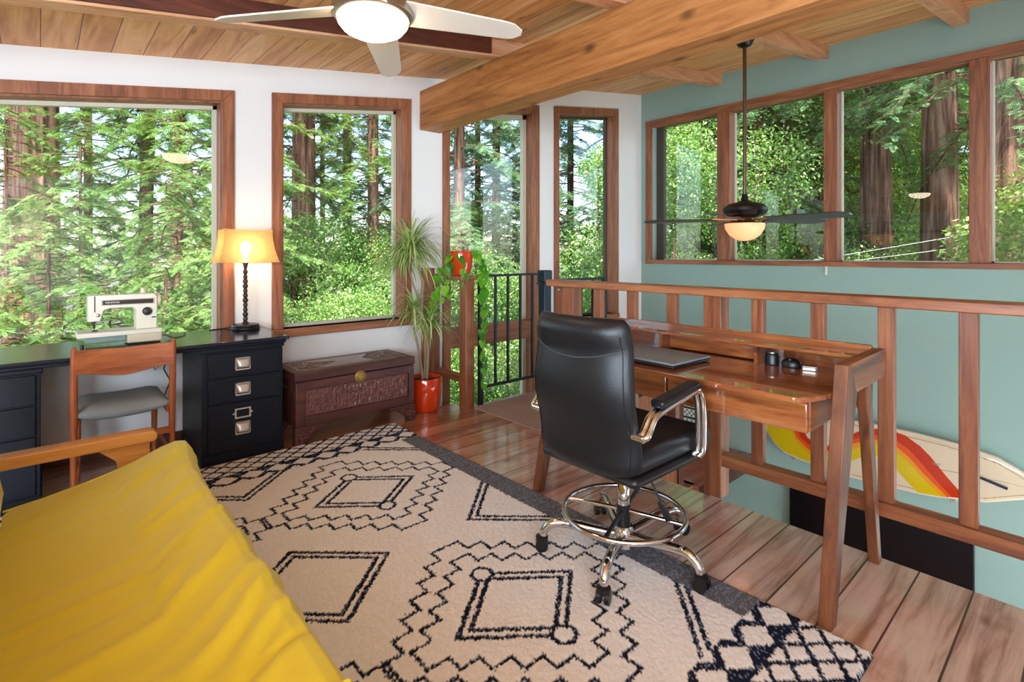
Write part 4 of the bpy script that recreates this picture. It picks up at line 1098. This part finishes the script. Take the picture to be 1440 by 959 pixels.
# ------------------------------------------------------------------ surfboard and screen on the green wall
def surf():
    X0 = 5.86; top = [(2.455,-.64),(2.439,-.59),(2.414,-.55),(2.354,-.509),(2.2,-.458),(2.067,-.428),(1.85,-.39),(1.617,-.364),(1.398,-.356),(1.1,-.362),(.821,-.381),(.584,-.425),(.436,-.50),(.34,-.56),(.30,-.61)]
    bot = [(2.455,-.64),(2.42,-.70),(2.35,-.79),(2.256,-.855),(2.1,-.885),(1.958,-.902),(1.8,-.917),(1.634,-.922),(1.398,-.915),(1.1,-.90),(.971,-.885),(.655,-.817),(.436,-.717),(.34,-.655),(.30,-.61)]
    def interp(pl, y):
        pl = sorted(pl); return float(np.interp(y, [p[0] for p in pl], [p[1] for p in pl]))
    t_ = NT('x').m if False else None
    ny, nz = 420, 110; b = MB(); cols = []
    red = [(2.067,-.40),(2.05,-.56),(2.021,-.625),(1.949,-.665),(1.835,-.663),(1.76,-.60),(1.691,-.53),(1.553,-.439),(1.413,-.386),(1.3,-.383),(1.206,-.397),(1.1,-.46),(1.025,-.529),(.918,-.666),(.821,-.776),(.79,-.86)]
    ro = [(2.132,-.40),(2.12,-.56),(2.085,-.641),(2.02,-.69),(1.949,-.704),(1.818,-.697),(1.683,-.575),(1.49,-.469),(1.38,-.44),(1.293,-.446),(1.177,-.512),(1.065,-.635),(.971,-.742),(.892,-.825),(.87,-.87)]
    oy = [(2.179,-.40),(2.17,-.56),(2.123,-.651),(2.012,-.741),(1.95,-.755),(1.887,-.745),(1.683,-.622),(1.49,-.507),(1.38,-.485),(1.293,-.495),(1.177,-.581),(1.079,-.691),(.918,-.842),(.9,-.88)]
    yl = [(2.5,-.95),(1.958,-.93),(1.8,-.88),(1.683,-.801),(1.6,-.73),(1.50,-.66),(1.398,-.648),(1.33,-.66),(1.278,-.716),(1.2,-.80),(1.12,-.88),(1.1,-.90)]
    C = {k: srgb(v)[:3] for k, v in dict(base='#ddcdb0', red='#c4350f', org='#e4571b', amb='#e89a1a', yel='#d6be0f', line='#8d6a4c', rim='#e6ddca').items()}
    for j in range(ny+1):
        y = .30+(2.455-.30)*j/ny; zt, zb = interp(top, y), interp(bot, y)
        for i in range(nz+1):
            v = i/nz*2-1; z = (zt+zb)/2+(zt-zb)/2*v
            th = .032*math.sqrt(max(0, 1-abs(v)**3.2))*min(1, ((2.455-y)/.5)**.5 if y > 1.4 else ((y-.30)/.35)**.5)
            b.v.append((X0-th-.004, y, z))
            c = C['base']
            edge = min(zt-z, z-zb)
            if edge < .018 or y > 2.43: c = C['rim']
            elif edge < .045 and edge > .0405: c = C['line']
            f = lambda pl: interp(pl, y)
            if edge >= .018:
                if y > 2.16: 
                    if y < 2.43: c = C['yel'] if z < -.60+.25*(y-2.16) else C['amb']
                elif y > .80:
                    r_, o_, a_, w_ = f(red), f(ro), f(oy), f(yl) if y > 1.1 else -2
                    if z < r_:
                        if z > o_: c = C['red']
                        elif z > a_: c = C['org']
                        elif z > a_-.05: c = C['amb']
                        elif z > w_: c = C['yel']
            if abs(z-(zt+zb)/2) < .0015 and c == C['base']: c = C['line']
            cols.append((*c, 1))
    n = nz+1
    fs = [(j*n+i, (j+1)*n+i, (j+1)*n+i+1, j*n+i+1) for j in range(ny) for i in range(nz)]
    b.f = fs; b.m = [0]*len(fs)
    t = NT('painted_fibreglass'); a = t.n('ShaderNodeAttribute', attribute_name='paint')
    t.bsdf(t.mix(t.math('MULTIPLY', t.noise(t.coord((1,1,1)), 5, 4), .25), a.outputs['Color'], srgb('#d9a868'), 'MULTIPLY'), .18, Coat_Weight=.4)
    root = thing('surfboard', 'cream surfboard with red, orange and yellow wave stripe hung on the green wall', 'surfboard', (0,0,0))
    o = b.obj('deck', t.m, root, ang=80)
    at = o.data.color_attributes.new('paint', 'FLOAT_COLOR', 'POINT'); at.data.foreach_set('color', np.array(cols, dtype=np.float32).ravel())
    b2 = MB(); outl = [(p[0], p[1]) for p in top] + [(p[0], p[1]) for p in bot[::-1]][1:-1]
    b2.prism(outl, X0-.006, X0+.022, 'x'); b2.obj('underside', plain('cream_fibreglass', '#ddcdb0', .25), root)
    b = MB(); b.prism([(.709,-.640),(.709,-.615),(.526,-.615),(.526,-.645)], X0-.036, X0-.060, 'x'); b.bar((X0-.05,.71,-.60),(X0-.05,.52,-.645),.03,.016)
    MB().bar((X0-.045,.72,-.602),(X0-.045,.525,-.648),.03,.018).obj('fin', plain('navy_fin', '#1d2a44', .3), root, bevel=.003)
    text('surf', .035, plain('grey_ink', '#7f8a94', .5), root, Matrix.Translation((X0-.0372, .98, -.585)) @ Matrix.Rotation(R(-90), 4, 'Z') @ FY, 'signature')
    root.location = (X0, 1.38, -.64)
    for cch in root.children: cch.data.transform(Matrix.Translation((-X0, -1.38, .64)))
    for y, z in ((2.17, -.895), (.88, -.885)):
        h = thing('wall_hook', 'small metal hook under the nose of the surfboard' if y > 2 else 'small metal hook under the tail of the surfboard', 'hook', (G, y, z))
        MB().tube([(0,0,0),(-.09,0,-.005),(-.125,0,.0),(-.135,0,.03)], .006, 8).obj('prong', M_pewter, h)
        MB().box(-.008, 0, -.015, .015, -.035, .03).obj('plate', M_pewter, h, bevel=.002)
surf()
tv = thing('wall_screen', 'large black flat screen on the green wall below the surfboard', 'television', (G, 1.48, -1.18))
MB().box(-.055, -.02, -.74, .74, -.86, 0).obj('housing', plain('satin_black', '#0c0b0e', .35), tv, bevel=.004)
MB().box(-.0565, -.0552, -.728, .728, -.848, -.012).obj('screen', plain('screen_glass', '#0b090e', .22), tv)
MB().box(-.02, 0, -.3, .3, -.6, -.25).obj('wall_bracket', M_black, tv)
h = thing('blind_cleat', 'small white cord cleat on the green wall just under the window sill', 'cleat', (G, 1.885, 1.10))
b = MB(); b.box(-.012, 0, -.008, .008, -.07, .015); b.tube([(-.012,0,-.055),(-.03,0,-.06),(-.032,0,-.04)], .005, 8); b.obj('hook', M_ivory, h)

# ------------------------------------------------------------------ outdoors
def leaf_mat(name, a, b_, c_, tr=.35, yel='#a7c93c'):
    t = NT(name); g = t.n('ShaderNodeNewGeometry'); oi = t.n('ShaderNodeObjectInfo')
    nz_ = t.noise(t.coord(), .8, 2)
    f = t.math('ADD', t.math('MULTIPLY', g.outputs['Random Per Island'], .5), t.math('ADD', t.math('MULTIPLY', oi.outputs['Random'], .2), t.math('MULTIPLY', nz_, .4)))
    col = t.ramp(f, [(.2, srgb(a)), (.5, srgb(b_)), (.85, srgb(c_))])
    d = t.n('ShaderNodeBsdfPrincipled'); d.inputs['Roughness'].default_value = .42; t.l(col, d.inputs['Base Color'])
    s = t.n('ShaderNodeBsdfTranslucent'); t.l(t.mix(.5, col, srgb(yel)), s.inputs[0])
    mx = t.n('ShaderNodeMixShader'); mx.inputs[0].default_value = tr; t.l(d.outputs[0], mx.inputs[1]); t.l(s.outputs[0], mx.inputs[2])
    t.l(mx.outputs[0], t.out.inputs[0]); return t.m
M_needle = leaf_mat('redwood_needles', '#274a2a', '#5c8a48', '#b9cf86')
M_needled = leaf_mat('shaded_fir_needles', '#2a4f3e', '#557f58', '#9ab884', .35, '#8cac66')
M_broad = leaf_mat('bay_leaves', '#2f5a2c', '#6f9a4a', '#c9d990', .35)
t = NT('redwood_bark'); v = t.coord((9,9,.7)); a = t.noise(v, 1, 6, .65, .6)
t.bsdf(t.ramp(a, [(.35, srgb('#2e1d18')), (.5, srgb('#6d4a3c')), (.68, srgb('#a98370'))]), .95, 0, t.bump(a, 1., .06)); M_bark = t.m
t = NT('forest_floor'); v = t.coord(); t.bsdf(t.ramp(t.noise(v, 1.5, 8, .7), [(.3, srgb('#2c3a1c')), (.55, srgb('#5d6a35')), (.75, srgb('#8a7a52'))]), .95, 0, t.bump(t.noise(v, 4, 6), 1, .2)); M_ground = t.m

def quads_mesh(name, P, mat):
    # P: (N,4,3)
    N = len(P); me = bpy.data.meshes.new(name); me.vertices.add(N*4); me.vertices.foreach_set('co', P.reshape(-1).astype(np.float32))
    me.loops.add(N*4); me.loops.foreach_set('vertex_index', np.arange(N*4, dtype=np.int32))
    me.polygons.add(N); me.polygons.foreach_set('loop_start', np.arange(0, N*4, 4, dtype=np.int32)); me.polygons.foreach_set('loop_total', np.full(N, 4, dtype=np.int32))
    me.update(calc_edges=True); me.materials.append(mat); return me
def spray():
    # flat frond of narrow leaflets, unit length along +x
    qs = []
    def leaflet(p, d, l, w):
        w = w*.8; n = np.array([-d[1], d[0], 0]); m = p+d*l*.45
        qs.append([p, m+n*w-np.array([0,0,.02*l]), p+d*l-np.array([0,0,.15*l]), m-n*w-np.array([0,0,.02*l])])
    for i in range(7):
        u = .08+.86*i/7; L_ = .42*(1-u*.75)
        for s in (-1, 1):
            a = R(52)*s; leaflet(np.array([u, 0, -.10*u*u]), np.array([math.cos(a), math.sin(a), 0]), L_, .045)
    leaflet(np.array([.75,0,-.06]), np.array([1.,0,0]), .3, .04)
    leaflet(np.array([0,0,0]), np.array([1.,0,-.0]), .9, .012)
    return np.array(qs)
SP = spray()
def conifer(seed, H, r_base, z0, n_br, blen, droop, size=.30, dens=1.):
    rng = np.random.default_rng(seed); out = []; br = MB()
    for k in range(n_br):
        z = z0+(H-z0)*(k+rng.random())/n_br; a = rng.random()*2*math.pi
        ln = blen*(1-.55*(z-z0)/(H-z0))*rng.uniform(.55, 1.15); el = rng.uniform(-.15, .25)
        d = np.array([math.cos(a)*math.cos(el), math.sin(a)*math.cos(el), math.sin(el)])
        p = np.array([0., 0, z]); m = max(6, int(ln/.14*dens)); pts = []
        for i in range(m):
            pts.append(p.copy()); d[2] -= droop/m*rng.uniform(.6, 1.4); d /= np.linalg.norm(d); d[0:2] += rng.normal(0, .03, 2)
            p = p+d*ln/m
            if i < m*.18: continue
            yaw = math.atan2(d[1], d[0])
            for s in (-1, 1):
                for rep in range(3):
                    ya = yaw+s*R(rng.uniform(25, 80)); sz = size*rng.uniform(.6, 1.25)*(1-.4*i/m)
                    roll = rng.normal(0, .35); pit = rng.uniform(-.1, .65)
                    Rm = np.array((Matrix.Rotation(ya, 3, 'Z') @ Matrix.Rotation(pit, 3, 'Y') @ Matrix.Rotation(roll, 3, 'X')))
                    out.append((SP*sz) @ Rm.T + p + rng.normal(0, .03, 3))
        if ln > .5: br.tube([tuple(q) for q in pts[::3]]+[tuple(pts[-1])], [.022*(1-.7*i_/(len(pts[::3]))) for i_ in range(len(pts[::3])+1)], 5, cap=False)
    P = np.concatenate(out)
    return quads_mesh('crown', P, M_needle), br
def trunk_mesh(H, r, seed=0, lean=(0,0)):
    b = MB(); n = 40; m = 26
    for j in range(m+1):
        z = H*j/m; rr = r*(1-.55*j/m)*(1+.35*math.exp(-z/.8))
        for k in range(n):
            a = 2*math.pi*k/n; f = 1+.07*math.sin(a*9+z*.3+seed)+.05*noise.noise(Vector((math.cos(a)*3, math.sin(a)*3, z*.3+seed)))
            b.v.append((rr*f*math.cos(a)+lean[0]*z, rr*f*math.sin(a)+lean[1]*z, z))
    for j in range(m):
        for k in range(n): b.f.append((j*n+k, j*n+(k+1) % n, (j+1)*n+(k+1) % n, (j+1)*n+k)); b.m.append(0)
    return b
def broadleaf(seed, H, rad, n_leaf, sz=.075):
    rng = np.random.default_rng(seed); out = []
    blobs = []; br = MB()
    for k in range(16):
        a = rng.random()*6.28; z = rng.uniform(.35, 1)*H; q = rad*rng.uniform(.15, .8)*(1.1-.6*abs(z/H-.6))
        blobs.append((math.cos(a)*q, math.sin(a)*q, z, rad*rng.uniform(.28, .5)))
        br.tube([(0,0,z*.45), (blobs[-1][0]*.6, blobs[-1][1]*.6, z*.8), blobs[-1][:3]], [.05,.03,.012], 6)
    per = n_leaf//len(blobs)
    for (x, y, z, r) in blobs:
        v = rng.normal(size=(per, 3)); v /= np.linalg.norm(v, axis=1)[:, None]
        c = v*(r*rng.uniform(.55, 1.05, (per, 1)))*np.array([1,1,.75])+np.array([x, y, z])
        d = rng.normal(size=(per, 3))*.8+v*.7; d[:, 2] -= .4; d /= np.linalg.norm(d, axis=1)[:, None]
        up = rng.normal(size=(per, 3))*.6+np.array([0,0,1.]); s = np.cross(d, up); s /= np.linalg.norm(s, axis=1)[:, None]
        L_ = sz*rng.uniform(.6, 1.5, (per, 1))
        out.append(np.stack([c, c+d*L_*.5+s*L_*.27, c+d*L_, c+d*L_*.5-s*L_*.27], 1))
    return quads_mesh('crown', np.concatenate(out), M_broad), br
GZ = -6.0
cm = []
for i, args in enumerate([(1, 20, .3, 2.0, 210, 3.0, .9), (2, 20, .3, 1.0, 230, 2.6, .6), (3, 22, .3, 3.5, 170, 3.4, 1.2)]):
    me, br = conifer(*args[:2], args[2], args[3], args[4], args[5], args[6]); cm.append((me, br.obj('branches', M_bark, None)))
bm_ = []
for i, a in enumerate([(11, 7.0, 2.4, 42000, .062), (12, 5.0, 2.0, 40000, .052), (13, 9.0, 2.6, 52000, .07)]):
    me, br = broadleaf(*a); bm_.append((me, br.obj('branches', M_bark, None)))
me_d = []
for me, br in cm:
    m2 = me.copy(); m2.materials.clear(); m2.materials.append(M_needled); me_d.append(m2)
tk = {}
def trunk(H, r, lean=(0,0)):
    k = (round(r, 2), lean)
    if k not in tk: tk[k] = trunk_mesh(H, r, len(tk), lean).obj('t', M_bark, None).data; bpy.data.objects.remove([o for o in bpy.data.objects if o.data == tk[k]][0])
    return tk[k]
def tree(x, y, kind, v, s=1., r=.16, label=None, group=None, z=GZ, dark=False, lean=(0,0), crown=True, name=None, rz=None, cz=0):
    t = thing(name or ('redwood_tree' if kind == 'c' else 'bay_tree'), label, 'tree', (x, y, z), random.uniform(0, 6.3) if rz is None else rz, group)
    src = cm if kind == 'c' else bm_
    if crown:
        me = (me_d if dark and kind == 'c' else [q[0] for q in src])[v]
        o = bpy.data.objects.new('crown', me); COL.objects.link(o); o.parent = t; o.scale = (s,)*3; o.location = (0,0,cz)
        o = bpy.data.objects.new('branches', src[v][1].data); COL.objects.link(o); o.parent = t; o.scale = (s,)*3; o.location = (0,0,cz)
    h = 21 if kind == 'c' else 6
    me = trunk(21, r, lean) if kind == 'c' else trunk(6, .09)
    o = bpy.data.objects.new('trunk', me); COL.objects.link(o); o.parent = t
    if kind != 'c': o.scale = (s, s, s*.9)
    return t
# polar placement helper in plan: bearing from +Y towards +X
def pol(deg, d): return d*math.sin(R(deg)), d*math.cos(R(deg))
def T(deg, d, *a, **k): x, y = pol(deg, d); return tree(x, y, *a, **k)
LBL_A = 'green redwood with drooping sprays in the forest beyond the white wall windows'; GR_A = 'redwoods beyond the white wall windows'
LBL_B = 'leafy bay tree among the redwoods beyond the white wall windows'; GR_B = 'bay trees beyond the white wall windows'
LBL_C = 'dark green conifer in the forest beyond the green wall windows'; GR_C = 'conifers beyond the green wall windows'
LBL_D = 'bright leafy tree in the forest beyond the green wall windows'; GR_D = 'leafy trees beyond the green wall windows'
T(-.5, 14, 'c', 2, 1.1, .52, 'massive redwood trunk standing outside the big window above the worktop', rz=1.0, cz=8.0)
T(6.4, 16, 'c', 0, 1., .19, 'slender leaning redwood trunk outside the big window above the sewing machine', lean=(.025,0), rz=.4, cz=2)
T(20.2, 14, 'c', 2, 1., .34, 'thick straight redwood trunk outside the window over the carved chest', rz=2.2, cz=5)
T(24.4, 18, 'c', 0, .9, .17, 'thin straight redwood trunk outside the window over the carved chest', rz=.2, cz=4)
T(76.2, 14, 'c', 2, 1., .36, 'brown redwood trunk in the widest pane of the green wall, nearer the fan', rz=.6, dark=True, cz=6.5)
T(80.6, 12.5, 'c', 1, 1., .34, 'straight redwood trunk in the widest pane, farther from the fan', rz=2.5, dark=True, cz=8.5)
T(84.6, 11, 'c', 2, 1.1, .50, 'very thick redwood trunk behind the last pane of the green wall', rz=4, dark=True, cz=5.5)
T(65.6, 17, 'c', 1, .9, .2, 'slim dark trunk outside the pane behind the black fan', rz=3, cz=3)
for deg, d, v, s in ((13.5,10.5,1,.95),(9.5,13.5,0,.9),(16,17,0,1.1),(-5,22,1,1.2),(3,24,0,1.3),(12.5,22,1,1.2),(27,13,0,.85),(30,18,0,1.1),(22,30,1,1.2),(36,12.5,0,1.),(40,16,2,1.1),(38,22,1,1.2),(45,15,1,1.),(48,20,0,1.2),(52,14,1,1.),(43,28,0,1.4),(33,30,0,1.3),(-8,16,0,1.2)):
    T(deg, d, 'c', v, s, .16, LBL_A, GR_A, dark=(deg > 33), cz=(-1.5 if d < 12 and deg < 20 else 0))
for k, (deg, d, v, s) in enumerate(((-4.5,6.9,1,.36),(.5,7.6,0,.39),(4.5,6.8,1,.34),(8.5,7.4,2,.37),(12.5,6.9,0,.36),(15.5,8.2,1,.42),(2.5,9.2,1,.46),(10.5,9.4,0,.45),(-2,9.6,0,.46))):
    t = T(deg, d, 'c', v, s, .07, 'young redwood with low feathery sprays just outside the big window', 'young redwoods under the big window', cz=.2)
    for c_ in t.children:
        if c_.name.startswith('trunk'): c_.scale = (.5, .5, s*.9)
for deg, d, v, s in ((18,8.5,0,.74),(25,9.5,2,.62),(28.5,8.4,0,.78),(22,12,2,.8),(33,9.5,1,.9),(38,9,0,.7),(43,11,0,.9),(47,9.5,1,1.),(50,12,0,1.),(30,14,2,.8),(36,16,2,.9)):
    T(deg, d, 'b', v, s, label=LBL_B, group=GR_B, z=GZ+(.6 if d < 10 else .3))
for deg, d, v, s in ((57,14,1,1.),(61,19,1,1.2),(63.5,22,0,1.3),(69,15,1,1.1),(72,17,1,1.),(73.5,21,0,1.3),(78.5,23,1,1.3),(83,21,0,1.2),(88,19,1,1.2),(75,26,1,1.5),(68,28,1,1.5),(81,27,0,1.5),(60,28,0,1.5),(86,26,1,1.5),(66.5,14,1,1.05)):
    T(deg, d, 'c', v, s, .2, LBL_C, GR_C, dark=(d < 16))  # far crowns keep the lighter needles, sunlit distance put into colour
for deg, d, v, s in ((58.5,10.5,2,.9),(62.5,12.5,0,1.05),(68,12.5,0,.8),(71,16,2,1.1),(74,11.5,1,.98),(78.5,11,0,.82),(82.5,10,1,.95),(87,9.5,0,1.),(62,16,2,1.2),(66.5,20,2,1.4),(79,16,2,1.1),(84,21,2,1.3),(76.5,22,2,1.4),(70,22,2,1.4)):
    T(deg, d, 'b', v, s, label=LBL_D, group=GR_D, z=GZ+1.0)
for me, br in cm+bm_: bpy.data.objects.remove(br)
# ground: slopes down beyond the window wall, climbs beyond the green wall
n = 90; b = MB()
for j in range(n+1):
    for i in range(n+1):
        x = -40+110*i/n; y = -25+95*j/n
        z = GZ+.4+max(0, (x-16)*.16)*(1 if x > y*.55 else .2)-max(0, (y-16)*.10)*(1 if y > x*.8 else 0)+.4*noise.noise(Vector((x*.15, y*.15, 0)))
        if x < 7 and y < 6: z = min(z, GZ+.3)
        b.v.append((x, y, z))
b.f = [(j*(n+1)+i, j*(n+1)+i+1, (j+1)*(n+1)+i+1, (j+1)*(n+1)+i) for j in range(n) for i in range(n)]; b.m = [0]*len(b.f)
tag(b.obj('ground', M_ground), kind='structure')
# overhead wires outside the green wall
for k, (z0, z1) in enumerate(((1.26, .19), (1.15, .15))):
    b = MB(); b.tube([(9, 2.4+q, z0-z1*q+.004*q*q) for q in (2.5, 1.5, .5, -.5, -1.5, -2.5, -3.5, -6, -10)], .004, 6)
    b.v = [(x-9, y-2.4, z) for x, y, z in b.v]
    tag(b.obj('utility_wire', plain('white_cable', '#d8dcdc', .5), loc=(9, 2.4, 0)), 'upper white wire crossing outside the widest pane of the green wall' if k == 0 else 'lower white wire crossing outside the widest pane of the green wall', 'wire')

# ------------------------------------------------------------------ light
w = bpy.data.worlds.new('sky'); sc.world = w; w.use_nodes = True; nt = w.node_tree; nt.nodes.clear()
sky = nt.nodes.new('ShaderNodeTexSky'); sky.sky_type = 'NISHITA'; sky.sun_disc = False; sky.sun_elevation = R(55); sky.sun_rotation = R(200); sky.air_density = 1.0; sky.dust_density = 1.5; sky.ozone_density = 1.
bg = nt.nodes.new('ShaderNodeBackground'); bg.inputs[1].default_value = .55
out = nt.nodes.new('ShaderNodeOutputWorld'); nt.links.new(sky.outputs[0], bg.inputs[0]); nt.links.new(bg.outputs[0], out.inputs[0])
def light(name, typ, energy, loc, rot=None, col=(1,1,1), **kw):
    l = bpy.data.lights.new(name, typ); l.energy = energy; l.color = col
    for k, v in kw.items(): setattr(l, k, v)
    o = bpy.data.objects.new(name, l); COL.objects.link(o); o.location = loc
    if rot: o.rotation_euler = rot
    return o
sun = light('sun', 'SUN', 10.0, (0,0,20), col=(1,.95,.86), angle=R(.6))
sun.rotation_euler = Vector((.42, .52, -1.0)).to_track_quat('-Z', 'Y').to_euler()
# fill lights added in the unseen openings to brighten the room
light('fill_left', 'AREA', 200, (WX-.05, -.5, 1.165), (R(90), 0, R(-90)), (.66,.82,1), shape='RECTANGLE', size=2.4, size_y=1.6)
light('fill_front', 'AREA', 130, (-1.175, WY-.05, 1.165), (R(90), 0, 0), (.66,.82,1), shape='RECTANGLE', size=1.2, size_y=1.6)
light('fill_lower', 'AREA', 95, (4.2, WY-.05, -1.17), (R(90), 0, 0), (.72,.86,1), shape='RECTANGLE', size=2.9, size_y=2.0)
light('bulb_light', 'POINT', 4, (1.055, 3.95, TZ+.52), col=(1,.76,.48), shadow_soft_size=.03)

# ------------------------------------------------------------------ camera
cam = bpy.data.cameras.new('camera'); co = bpy.data.objects.new('camera', cam); COL.objects.link(co)
co.location = (0, 0, 1.25); co.rotation_euler = (R(90), 0, -R(41.7))
cam.sensor_width = 36; cam.lens = 744/1440*36; cam.shift_y = -(479.5-356)/1440; cam.clip_start = .05; cam.clip_end = 300
sc.camera = co
sc.view_settings.view_transform = 'Standard'; sc.view_settings.look = 'None'; sc.view_settings.exposure = .6; sc.view_settings.gamma = 1; sc.view_settings.use_curve_mapping = False
sc.cycles.use_denoising = True; sc.cycles.transparent_max_bounces = 24; sc.cycles.max_bounces = 10; sc.cycles.diffuse_bounces = 5; sc.cycles.sample_clamp_indirect = 6
